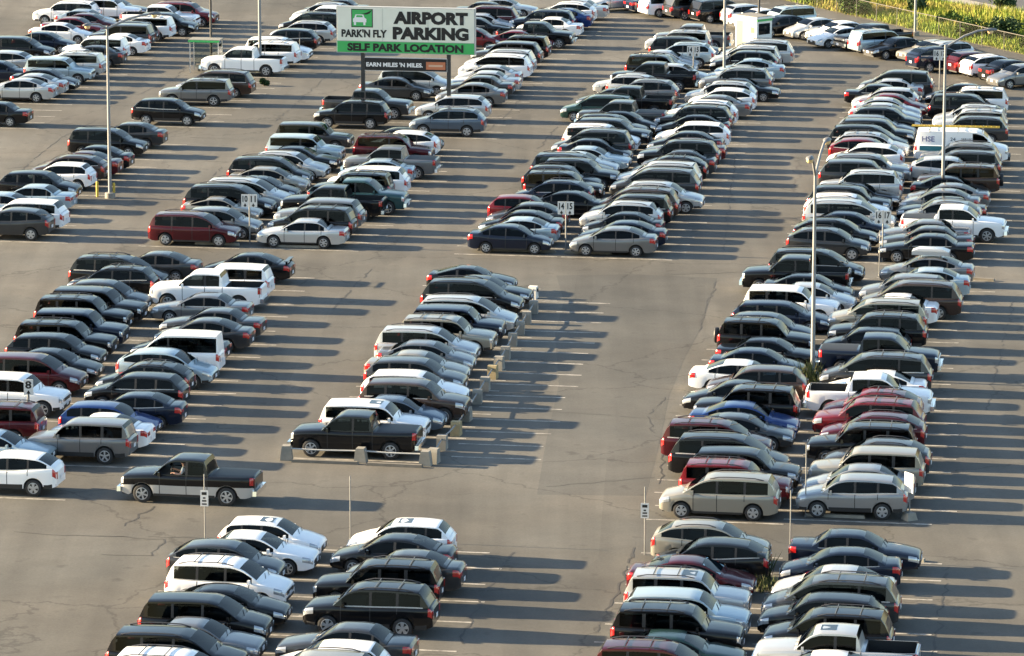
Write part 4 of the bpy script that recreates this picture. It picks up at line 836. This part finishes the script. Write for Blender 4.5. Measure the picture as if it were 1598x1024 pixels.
# ------------------------------------------------------------------ numbered row signs, plaques and thin posts
def row_sign(base, a, b, label, hgt=2.75, tilt=0.0):
    p = at(*base); t = thing('row_number_sign', label, 'sign', p, STALL * .6)
    link('post', MB().tube([(0, 0, 0), (tilt, 0, hgt)], 0.04, 8).mesh('post', STEEL, 60), t)
    for i, n in enumerate((a, b) if b else (a,)):
        x0 = (-0.44 + i * 0.45) if b else -0.22; x0 += tilt
        q = panel(t, 'number_panel', (x0, hgt - .70, x0 + .42, hgt), -0.07, 0.03, WHITE)
        lettering(q, n, (x0 + .07, hgt - .42, x0 + .35, hgt - .07), INK, -0.074, 0.03)
        ar = MB().add([(x0 + .12, -.074, hgt - .64), (x0 + .30, -.074, hgt - .64), (x0 + .21, -.074, hgt - .48)], [(0, 1, 2)]).box((x0 + .21, -.0745, hgt - .655), (.06, .001, .06))
        link('arrow', ar.mesh('arrow', INK), q)
row_sign((390, 381), '10', '11', 'white 10 11 row sign behind the maroon minivan')
row_sign((883, 393), '14', '15', 'nearer white 14 15 row sign, between two dark sedans')
row_sign((1082, 124), '14', '15', 'farther white 14 15 row sign, among far parked cars', 2.3)
row_sign((1377, 408), '16', '17', 'white 16 17 row sign above the crossing lane')
row_sign((1466, 140), '16', '17', 'far white row sign below the fence row of cars', 2.7)
row_sign((41, 671), '8', '', 'white single 8 sign on a slightly leaning post', 2.3, 0.16)
def plaque_post(base, hgt, label, z0=None, z1=None):
    p = at(*base); t = thing('plaque_post', label, 'sign', p, STALL * .6)
    link('post', MB().tube([(0, 0, 0), (0, 0, hgt)], 0.025, 8).mesh('post', STEEL, 60), t)
    if z0 is not None:
        q = panel(t, 'plaque', (-.16, z0, .16, z1), -.06, .02, WHITE); h = z1 - z0
        m = MB()
        for f, w_, hh in ((.80, .20, .18), (.52, .10, .10), (.34, .18, .10), (.14, .20, .09)): m.box((0, -.0625, z0 + h * f), (w_, .004, h * hh))
        link('dark_marks', m.mesh('dark_marks', INK), q)
plaque_post((320, 843), 2.7, 'thin post with a white plaque before the two-tone pickup', 1.40, 2.05)
plaque_post((1006, 866), 2.75, 'thin post with a white plaque left of the tan minivan', 1.50, 2.10)
def thin_post(base, hgt, label, rad=0.024):
    return thing('thin_post', label, 'post', at(*base), 0, None, MB().tube([(0, 0, 0), (0, 0, hgt * .5), (0, 0, hgt)], rad, 8).lathe([(rad * 2, 0), (rad * 2, .05)], 10).mesh('thin_post', STEEL, 50))
thin_post((547, 842), 2.6, 'plain thin grey post above the bottom left block')
thin_post((1233, 872), 2.75, 'thin grey post right of the tan minivan')
thin_post((1257, 806), 3.0, 'thin dark post at the silver SUV bonnet')
thin_post((348, 383), 0.95, 'short white post beside the maroon minivan wheel')
thin_post((1372, 430), 2.4, 'thin post just below the 16 17 sign')
thin_post((468, 98), 1.7, 'thin pale post between the white pickup and the airport sign')
thin_post((50, 95), 2.2, 'thin pale post among the top left cars')
def weighted_sign():
    t = thing('portable_sign', 'white upright sign in a concrete foot by the silver SUV', 'sign', at(1419, 811), R(-60))
    link('concrete_foot', MB().box((0, 0, .15), (.50, .50, .30), 0, 0, .72).mesh('concrete_foot', CONC), t)
    link('post', MB().tube([(0, 0, .3), (0, 0, 1.95)], .03, 8).mesh('post', STEEL, 60), t)
    q = panel(t, 'board', (-.3, 1.15, .3, 1.95), -.06, .03, WHITE)
weighted_sign()

# ------------------------------------------------------------------ concrete blocks with rails, wheel stops, bollards
BL_ = [(447, 719, 0), (563, 723, 0), (664, 728, 0), (677, 724, 0), (690, 703, 0), (712, 681, 1), (728, 658, 0), (745, 631, 0), (757, 611, 0), (769, 592, 1), (779, 578, 0), (789, 562, 0), (800, 541, 0), (812, 523, 0), (822, 507, 0), (833, 490, 0), (832, 467, 2)]
BW = ['grey concrete block at the left end of the front rail', 'grey concrete block in the middle of the front rail', 'grey concrete block at the front rail corner', 'grey concrete block doubled up at the corner']
def block_mesh(m, w_=.42):
    pts = [(-.27, 0), (-.26, .1), (-.21, .50), (-.17, .64), (.17, .64), (.21, .50), (.26, .1), (.27, 0)]
    v = [(x, -w_ / 2, z) for x, z in pts] + [(x, w_ / 2, z) for x, z in pts]; n = len(pts)
    f = [tuple(range(n)), tuple(range(2 * n - 1, n - 1, -1))] + [(i, i + n, (i + 1) % n + n, (i + 1) % n) for i in range(n)]
    return new_mesh('concrete_block', v, f, [m])
bm0, bm1 = block_mesh(CONC), block_mesh(CONCY)
ordn = ['first', 'second', 'third', 'fourth', 'fifth', 'sixth', 'seventh', 'eighth', 'ninth', 'tenth', 'eleventh', 'twelfth', 'thirteenth']
gi = 0
for i, (u, v, kcol) in enumerate(BL_):
    if i < 4: lab = BW[i]
    elif kcol == 1: lab = 'yellowish concrete block, the nearer one, on the slanting rail' if i == 5 else 'yellowish concrete block, the farther one, on the slanting rail'
    elif kcol == 2: lab = 'white concrete block with a dark hole ending the rail'
    else: lab = f'grey concrete block, {ordn[gi]} grey one up the slanting rail from the corner'; gi += 1
    p = at(u, v) + Vector((0, .2, 0))
    o = thing('concrete_block', lab, 'concrete block', p, R(random.uniform(-8, 8)) + (STALL if i < 3 else R(80)), 'concrete blocks carrying a rail', bm1 if kcol == 1 else bm0)
    if kcol == 2:
        o.data = block_mesh(mat('white_concrete', (.62, .62, .58), .8)); link('dark_hole', MB().lathe([(.10, -.26), (.10, -.245)], 12, 0, 'y', (0.0, 0, .45)).mesh('dark_hole', INK), o)
for i in range(len(BL_) - 1):
    if i == 2: continue
    a = at(*BL_[i][:2]) + Vector((0, .2, 0)); b = at(*BL_[i + 1][:2]) + Vector((0, .2, 0)); d = (b - a); z = .50
    q = MB().tube([(.0, 0, z), tuple(d / 2 + Vector((0, 0, z - .03))), (d.x, d.y, z)], .035, 6)
    lab = ('white rail along the black pickup, left length', 'white rail along the black pickup, right length')[i] if i < 2 else f'grey rail length, {["", "", "", "first", "second", "third", "fourth", "fifth", "sixth", "seventh", "eighth", "ninth", "tenth", "eleventh", "twelfth", "thirteenth"][i]} up the slanting line of blocks'
    thing('barrier_rail', lab, 'rail', a, 0, 'rails between concrete blocks', q.mesh('barrier_rail', mat('rail_pale_grey', (.42, .42, .40), .6) if i < 2 else STEEL, 60))
WOOD = mat('weathered_timber', (0.16, 0.145, 0.12), 0.9, noise=.3)
for (u0, v0, u1, v1, lab, m) in ((745, 391, 868, 394, 'long dark kerb under the dark navy sedan', WOOD), (880, 395, 955, 397, 'long dark kerb under the grey sedan', WOOD), (304, 381, 374, 383, 'low concrete wheel stop beside the maroon minivan', CONC),
        (422, 385, 500, 387, 'low wheel stop under the silver sedan', CONC), (1256, 805, 1350, 809, 'pale concrete wheel stop under the silver SUV', CONC), (1424, 875, 1443, 877, 'short concrete wheel stop behind the navy sedan', CONC),
        (1508, 436, 1552, 439, 'dark kerb beside the roof-box sedan', WOOD), (455, 721, 560, 725, 'low brown-grey bar lying along the front rail, left', WOOD), (572, 726, 660, 730, 'low brown-grey bar lying along the front rail, right', WOOD)):  # last two entries: plain low brown-grey bars under the front rail
    a, b = at(u0, v0), at(u1, v1); c = (a + b) / 2; d = b - a
    thing('wheel_stop', lab, 'wheel stop', c, math.atan2(d.y, d.x), 'wheel stops', MB().box((0, 0, .065), (d.length, .22, .13), 0, 0, .96).mesh('wheel_stop', m))
YEL = mat('yellow_post_paint', (0.55, 0.38, 0.05), 0.6, noise=.2)
for u, v, lab in ((152, 307, 'yellow bollard left of the grey lamp post'), (178, 309, 'yellow bollard right of the grey lamp post')):
    thing('bollard', lab, 'bollard', at(u, v), 0, 'yellow bollards', MB().tube([(0, 0, 0), (0, 0, .85)], .075, 10).lathe([(.075, .85), (.05, .89), (.01, .9)], 10).mesh('bollard', YEL, 50))

# ------------------------------------------------------------------ booth and shelter
def booth():
    p = at(1176, 74); t = thing('ticket_booth', 'small white booth with a flat roof, grey door and yellow notice', 'booth', p, R(-50))
    wm = mat('booth_white', (.78, .77, .72), .6, noise=.06)
    link('wall', MB().box((0, 0, 1.10), (2.2, 1.5, 2.2)).mesh('wall', wm), t)
    link('roof', MB().box((0, 0, 2.26), (2.5, 1.8, .12)).box((0, 0, 2.34), (2.3, 1.6, .04), 1).mesh('roof', [wm, mat('roof_felt', (.2, .19, .17), .9)]), t)
    panel(t, 'door', (-1.0, .05, -.35, 1.95), -.765, .02, mat('booth_door_grey', (.13, .13, .13), .5))
    n = panel(t, 'notice', (.45, 1.15, .9, 1.6), -.765, .02, mat('notice_yellow', (.42, .40, .12), .5))
    m = MB()
    for x in (.53, .68, .82): m.box((x, -.767, 1.38), (.05, .003, .34))
    link('notice_marks', m.mesh('notice_marks', INK), n)
    link('green_fascia', MB().box((1.13, 0, 2.08), (.05, 1.5, .14)).mesh('green_fascia', SGREEN), t)
    link('side_window', MB().box((1.105, 0, 1.45), (.02, 1.1, .8)).mesh('side_window', SUNROOF), t)
booth()
def shelter():
    p = at(322, 112); t = thing('waiting_shelter', 'glass waiting shelter with white frame and green roof edge', 'shelter', p, R(-9))
    m, tt, nn, ll, bb = nt('clear_pane'); nn.remove(bb); tr = nn.new('ShaderNodeBsdfTransparent'); tr.inputs['Color'].default_value = (.78, .82, .80, 1)
    gl = nn.new('ShaderNodeBsdfGlossy'); gl.inputs['Roughness'].default_value = .05; fr = nn.new('ShaderNodeFresnel'); mx = nn.new('ShaderNodeMixShader'); ll.new(fr.outputs[0], mx.inputs[0]); ll.new(tr.outputs[0], mx.inputs[1]); ll.new(gl.outputs[0], mx.inputs[2])
    ll.new(mx.outputs[0], [x for x in nn if x.type == 'OUTPUT_MATERIAL'][0].inputs['Surface']); CLEAR = m
    for x in (-1.0, 1.0):
        for y in (-.6, .6): link('corner_post', MB().box((x, y, 1.1), (.06, .06, 2.2)).mesh('corner_post', mat('shelter_frame', (.42, .42, .40), .5)), t)
    link('roof', MB().box((0, 0, 2.26), (2.2, 1.4, .10)).mesh('roof', mat('roof_pale', (.22, .21, .18), .8)), t)
    link('green_fascia', MB().box((0, -.71, 2.2), (2.2, .03, .13)).mesh('green_fascia', SGREEN), t)
    link('back_pane', MB().box((0, .6, 1.1), (1.9, .02, 1.8)).mesh('back_pane', CLEAR), t)
    link('end_pane', MB().box((1.0, 0, 1.1), (.02, 1.1, 1.8)).mesh('end_pane', CLEAR), t)
    link('bench', MB().box((0, .3, .45), (1.6, .35, .06)).box((-.6, .3, .21), (.08, .3, .42)).box((.6, .3, .21), (.08, .3, .42)).mesh('bench', WOOD), t)
shelter()

# ------------------------------------------------------------------ van ladder and lettering, driver in the two-tone pickup
for it in cars:
    if it['t'] == 'cv':
        van = it['ob']; z = SPEC['cv']['rooz']
        for x in (-1.9, -.2, 1.3): link('roof_rack_bar', MB().tube([(x, -.85, z - .12), (x, -.8, z + .12), (x, .8, z + .12), (x, .85, z - .12)], .025, 6).mesh('roof_rack_bar', RAIL, 60), van)
        tx = lambda s, b, m, bo=.01: lettering(van, s, b, m, -1.02, bo, 'side_lettering')
        zb = 1.32
        o = tx('HSE', (-2.35, 1.42, -1.60, 1.74), mat('blue_lettering', (.03, .06, .25), .5)); tx('24', (-.65, 1.48, -.33, 1.70), mat('grey_lettering', (.12, .15, .17), .5))
        tx('SERVICE', (.02, 1.56, .8, 1.66), INK, 0); tx('SERVICE', (.02, 1.42, .8, 1.50), INK, 0)
        for o in [c for c in van.children if c.name.startswith('side_lettering')]:
            for v in o.data.vertices: v.co.y = -(.905 - (v.co.z - 1.2) / .83 * .045) - .012
        link('teal_stripe', MB().box((-.9, -.985, 1.02), (3.2, .02, .30)).mesh('teal_stripe', mat('teal_stripe', (.04, .22, .24), .5)), van)
        c, s = math.cos(it['h']), math.sin(it['h']); lad = MB(); Lx = 2.2
        for y in (-.22, .22): lad.box((0, y, 0), (2 * Lx + .9, .05, .10))
        for i in range(17): lad.tube([(-2.5 + i * .31, -.22, 0), (-2.5 + i * .31, .22, 0)], .02, 6)
        lad2 = [(a, b * 1.0, d + .0) for a, b, d in lad.v]; lad.v = [(a, b, d * .6) for a, b, d in lad.v]
        off = Vector((-.35 * c + .35 * s, -.35 * s - .35 * c, 0))
        thing('ladder', 'yellow extension ladder lying on the white van roof rack', 'ladder', it['p'] + off + Vector((0, 0, z + .2)), it['h'], None, lad.mesh('ladder', YEL))
near = at(291, 788); hS = STALL + math.pi + R(-1)
ctr = near + Vector((-math.sin(STALL), math.cos(STALL), 0)) * .99
SPEC['pk']['L']  # same truck pattern, two-tone with covered bed and open driver window
truck = place_car('pk', 'k', ctr, hS, 'black and silver two-tone pickup driving along the lane, driver window down', 'moving vehicles', 'chd', 0)
link('steering_wheel', MB().lathe([(.19, 0), (.21, .02), (.19, .04), (.17, .02), (.19, 0)], 16, 0, 'y', (0, 0, 0), cap=False).mesh('steering_wheel', BLACK), truck, (.72, .42, 1.28), R(90))
def driver():
    J = [((0, 0, .82), .17), ((0, 0, 1.05), .16), ((-.03, 0, 1.28), .19), ((-.03, 0, 1.43), .10), ((.0, 0, 1.52), .055), ((.02, 0, 1.60), .095), ((.02, 0, 1.68), .085),
         ((-.02, .20, 1.36), .075), ((.06, .36, 1.18), .055), ((.26, .46, 1.24), .042), ((.34, .44, 1.25), .035),
         ((-.02, -.20, 1.36), .075), ((.14, -.30, 1.14), .055), ((.40, -.16, 1.28), .042), ((.47, -.12, 1.30), .035),
         ((.22, .10, .80), .10), ((.48, .10, .82), .08), ((.55, .10, .45), .055), ((.22, -.10, .80), .10), ((.48, -.10, .82), .08), ((.55, -.10, .45), .055)]
    E = [(0, 1), (1, 2), (2, 3), (3, 4), (4, 5), (5, 6), (2, 7), (7, 8), (8, 9), (9, 10), (2, 11), (11, 12), (12, 13), (13, 14), (0, 15), (15, 16), (16, 17), (0, 18), (18, 19), (19, 20)]
    for y0, ci in ((.44, 10), (-.12, 14)):
        bx0 = Vector(J[ci][0])
        for k in range(5):
            yy = (k - 2) * .018; n = len(J); l = (.055, .085, .09, .085, .065)[k]
            J.append(((bx0.x + .04, bx0.y + yy, bx0.z + .01), .010)); J.append(((bx0.x + .04 + l * .6, bx0.y + yy * 1.2, bx0.z + .0), .009)); J.append(((bx0.x + .04 + l * .8, bx0.y + yy * 1.2, bx0.z - l * .4), .008))
            E += [(ci, n), (n, n + 1), (n + 1, n + 2)]
    me = bpy.data.meshes.new('person'); me.from_pydata([j[0] for j in J], E, []); o = bpy.data.objects.new('person_rig', me); sc.collection.objects.link(o)
    sk = o.modifiers.new('skin', 'SKIN'); ss = o.modifiers.new('sub', 'SUBSURF'); ss.levels = 2; ss.render_levels = 2
    for i, j in enumerate(J): me.skin_vertices[0].data[i].radius = (j[1], j[1])
    me.skin_vertices[0].data[0].use_root = True
    bpy.context.view_layer.update()
    bm = bpy.data.meshes.new_from_object(o.evaluated_get(bpy.context.evaluated_depsgraph_get())); bpy.data.objects.remove(o)
    skin = mat('skin', (.48, .27, .19), .6); shirt = mat('pale_shirt', (.62, .62, .60), .8); jean = mat('dark_trousers', (.03, .035, .05), .9)
    bm.materials.clear()
    for m in (skin, shirt, jean): bm.materials.append(m)
    for f in bm.polygons:
        c = f.center; f.use_smooth = True
        f.material_index = 2 if c.z < .98 else (1 if (c.z < 1.46 and c.x < .20 and not (abs(c.y) > .3 and c.x > .02)) else 0)
    loc = truck.matrix_world @ Vector((0, 0, 0))
    h = hS; c, s = math.cos(h), math.sin(h); d = Vector((.22, .42, .04))
    P = thing('person', 'driver in a pale shirt seen through the open pickup window', 'person', ctr + Vector((d.x * c - d.y * s, d.x * s + d.y * c, d.z)), h, None, bm)
    hair = MB().lathe([(.105, 1.60), (.112, 1.66), (.10, 1.72), (.06, 1.765), (.005, 1.775)], 14, 0, 'z', (.0, 0, 0)).mesh('hair', mat('dark_hair', (.03, .02, .015), .8), 60)
    link('hair', hair, P); fc = MB()
    fc.add([(.10, -.018, 1.60), (.10, .018, 1.60), (.128, 0, 1.595), (.105, 0, 1.64)], [(0, 2, 3), (2, 1, 3), (0, 1, 2)]); link('nose', fc.mesh('nose', skin), P)
    for y in (-.035, .035): link('eye', MB().box((.104, y, 1.648), (.012, .022, .012)).mesh('eye', INK), P)
    link('mouth', MB().box((.102, 0, 1.565), (.01, .045, .008)).mesh('mouth', mat('lips', (.35, .12, .1), .6)), P)
driver()

# ------------------------------------------------------------------ verge beyond the fence: grass, bushes, road, fence
def foliage_mat(name, cols, scale=.12):
    m, t, n, l, b = nt(name)
    g = n.new('ShaderNodeNewGeometry'); no = n.new('ShaderNodeTexNoise'); no.inputs['Scale'].default_value = scale; no.inputs['Detail'].default_value = 5; no.inputs['Roughness'].default_value = .7
    l.new(g.outputs['Position'], no.inputs['Vector']); cr = n.new('ShaderNodeValToRGB'); e = cr.color_ramp.elements
    e[0].position = .36; e[0].color = (*cols[0], 1); e[1].position = .64; e[1].color = (*cols[-1], 1)
    for i, c in enumerate(cols[1:-1]): q = e.new(.36 + .28 * (i + 1) / (len(cols) - 1)); q.color = (*c, 1)
    ad = n.new('ShaderNodeMath'); ad.operation = 'MULTIPLY_ADD'; ad.inputs[1].default_value = .16; l.new(g.outputs['Random Per Island'], ad.inputs[0])
    sb = n.new('ShaderNodeMath'); sb.operation = 'SUBTRACT'; l.new(no.outputs['Fac'], ad.inputs[2]); l.new(ad.outputs[0], sb.inputs[0]); sb.inputs[1].default_value = .08
    l.new(sb.outputs[0], cr.inputs['Fac']); l.new(cr.outputs[0], b.inputs['Base Color']); b.inputs['Roughness'].default_value = .75; b.inputs['Specular IOR Level'].default_value = .2
    return m
GRASSM = foliage_mat('tall_dry_grass', [(.09, .16, .02), (.19, .26, .03), (.30, .29, .05), (.32, .25, .08)], .09)
LEAF = foliage_mat('bush_leaves', [(.035, .075, .012), (.075, .12, .018), (.13, .16, .03)], .8); LEAFD = foliage_mat('dark_bush_leaves', [(.020, .045, .018), (.040, .070, .022), (.07, .10, .04)], .8)
road_c0, road_c1 = at(1440, -14), at(1680, 34)          # near edge of the road beyond the verge
rd = (road_c1 - road_c0).normalized(); rn = Vector((-rd.y, rd.x, 0)); rn = rn if rn.y > 0 else -rn
def strip(name, c, d, nrm, o0, o1, l0, l1, z, m):
    q = [c + d * l0 + nrm * o0, c + d * l1 + nrm * o0, c + d * l1 + nrm * o1, c + d * l0 + nrm * o1]
    return structure(name, new_mesh(name, [(p.x, p.y, z) for p in q], [(0, 1, 2, 3)], [m]))
strip('road', road_c0, rd, rn, 0, 14, -120, 200, .03, mat('grey_road', (.075, .075, .078), .9, noise=.15, nscale=.5))
strip('road_marking', road_c0, rd, rn, 5.0, 5.25, -120, 200, .034, LINE)
strip('gravel_shoulder', road_c0, rd, rn, -3.5, -.02, -120, 200, .02, mat('pale_gravel', (.30, .27, .22), .95, noise=.4, nscale=1.5))
def blades(mb, p, n, hgt, spread, rnd, wid=.035):
    for _ in range(n):
        a = rnd.uniform(0, 6.283); r = spread * math.sqrt(rnd.random()); x, y = p[0] + r * math.cos(a), p[1] + r * math.sin(a)
        h = hgt * rnd.uniform(.55, 1.15); b = rnd.uniform(0, 6.283); wx, wy = wid * math.cos(b), wid * math.sin(b); lx, ly = rnd.gauss(0, .22) * h, rnd.gauss(0, .22) * h
        mb.add([(x - wx, y - wy, p[2]), (x + wx, y + wy, p[2]), (x + wx * .7 + lx * .5, y + wy * .7 + ly * .5, p[2] + h * .6), (x + lx, y + ly, p[2] + h)], [(0, 1, 2), (0, 2, 3)])
def inside_verge(p):
    if (p - FA).dot(fn) < 1.2: return False
    return (p - road_c0).dot(rn) < -2.5
def verge():
    mb = MB(); rnd = random.Random(21); n = 0; tries = 0
    while n < 26000 and tries < 400000:
        tries += 1
        u = rnd.uniform(-14, 130); o = rnd.uniform(1.2, 75); p = FA + fdir * (u - 4) + fn * o
        if not inside_verge(p): continue
        q = px(p)
        if q[0] < 1120 or q[0] > 1680 or q[1] < -40: continue
        n += 1; blades(mb, (p.x, p.y, 0), 4, rnd.choice((.3, .45, .6, .9)) * (.7 + .5 * math.sin(p.x * .21) * math.cos(p.y * .17)), .45, rnd, .032)
    structure('tall_grass', mb.mesh('tall_grass', GRASSM), 'stuff')
verge()
def bush(loc, rad, hgt, label, m, seed, group='bushes beyond the fence', cat='bush'):
    rnd = random.Random(seed); t = thing('bush', label, cat, loc, 0, group); st, lf = MB(), MB()
    cl = []
    for i in range(7):
        a = rnd.uniform(0, 6.283); r = rad * rnd.uniform(.1, .7); z = hgt * rnd.uniform(.35, .9); cl.append((r * math.cos(a), r * math.sin(a), z, rad * rnd.uniform(.3, .55)))
        st.tube([(0, 0, 0), (r * .4 * math.cos(a), r * .4 * math.sin(a), z * .6), (r * math.cos(a), r * math.sin(a), z)], [.05, .035, .015], 5)
    for x, y, z, r in cl:
        for _ in range(170):
            d = Vector((rnd.gauss(0, 1), rnd.gauss(0, 1), rnd.gauss(0, .8))).normalized() * r * rnd.uniform(.45, 1.1); c = Vector((x, y, max(.08, z + d.z))) + Vector((d.x, d.y, 0))
            e1 = Vector((rnd.gauss(0, 1), rnd.gauss(0, 1), rnd.gauss(0, 1))).normalized() * .13; e2 = e1.orthogonal().normalized() * .07
            lf.add([c - e1, c + e2, c + e1, c - e2], [(0, 1, 2, 3)])
    link('stem', st.mesh('stem', mat('bark', (.10, .075, .05), .9), 60), t); link('foliage', lf.mesh('foliage', m), t)
for i, (u, v, r, h, lab, m) in enumerate(((1432, 22, 1.1, 1.7, 'dark bush beside the pale lamp post at the fence', LEAFD), (1511, 62, 1.6, 1.9, 'bright leafy bush right behind the fence above the lamp head', LEAF), (1548, 60, 1.2, 1.5, 'pale green bush between two larger ones by the fence', LEAF),
        (1572, 66, 1.8, 2.2, 'large dark bush just beyond the fence', LEAFD), (1592, 84, 1.3, 1.6, 'yellow green bush at the fence end', LEAF), (1268, 24, 1.5, 1.7, 'dark green bush at the left start of the grass', LEAFD),
        (1300, 22, 1.5, 1.6, 'yellow green bush beside the dark green one', LEAF), (1335, 26, 1.2, 1.4, 'low green bush in the yellow grass', LEAF), (1562, 16, 1.6, 1.9, 'dark bush by the far road edge', LEAFD), (1480, 44, 1.2, 1.4, 'leafy bush midway along the fence', LEAF),
        (1405, 6, 1.0, 1.0, 'small dark bush high in the brown grass', LEAFD), (1240, 10, 1.3, 1.4, 'round green bush behind the pale blue car', LEAF))):
    p = at(u, v); r *= .75; h *= .75
    if (p - FA).dot(fn) < 1.6: p = p + fn * (1.6 - (p - FA).dot(fn))
    bush(p, r, h, lab, m, 100 + i)
bush(at(412, 134), .28, .4, 'scrubby brown plant at the foot of the pale lamp post', LEAFD, 303, 'plants among the parked cars')
for u, v, lab, sd_ in ((1186, 908, 'tuft of tall grass between the two bottom right rows', 5), (1196, 922, 'smaller grass tuft below the taller one', 6), (1261, 602, 'tall grass tuft around the foot of the two-headed lamp post', 5), (1281, 607, 'low grass tuft between the two-headed lamp post and the grey minivan', 6)):
    mb = MB(); blades(mb, (0, 0, 0), 170 if sd_ == 5 else 80, 1.15 if sd_ == 5 else .6, .42, random.Random(sd_), .018)
    thing('grass_tuft', lab, 'grass tuft', at(u, v), 0, None, mb.mesh('grass_tuft', foliage_mat('tuft_grass', [(.03, .05, .015), (.07, .09, .03), (.12, .11, .05)], 2.0) if 'tuft_grass' not in bpy.data.materials else bpy.data.materials['tuft_grass']))
def fence():
    L0, L1 = -14.0, 96.0; p0 = FA + fdir * L0 + fn * .5; n = int((L1 - L0) / 3.0)
    t = thing('wire_fence', 'chain link fence with a pale top rail behind the slanted car row', 'fence', p0, math.atan2(fdir.y, fdir.x))
    G = mat('fence_galvanised', (.13, .12, .10), .7, .1)
    for i in range(n + 1): link('post', MB().tube([(i * 3.0, 0, 0), (i * 3.0, 0, 1.45)], .026, 6).mesh('post', G, 60), t)
    link('top_rail', MB().tube([(0, 0, 1.42), (n * 3.0, 0, 1.42)], .026, 6).mesh('top_rail', G, 60), t)
    w_ = MB(); l = n * 3.0; s = .16
    k = int(l / s)
    for i in range(-10, k):
        for sg in (1, -1):
            x0 = i * s if sg > 0 else i * s + 1.62; x1 = x0 + sg * 1.62
            if min(x0, x1) < 0 or max(x0, x1) > l: continue
            w_.add([(x0 - .0022, 0, .05), (x0 + .0018, 0, .05), (x1 + .0018, 0, 1.39), (x1 - .0018, 0, 1.39)], [(0, 1, 2, 3)])
    link('wire_mesh', w_.mesh('wire_mesh', G), t)
fence()
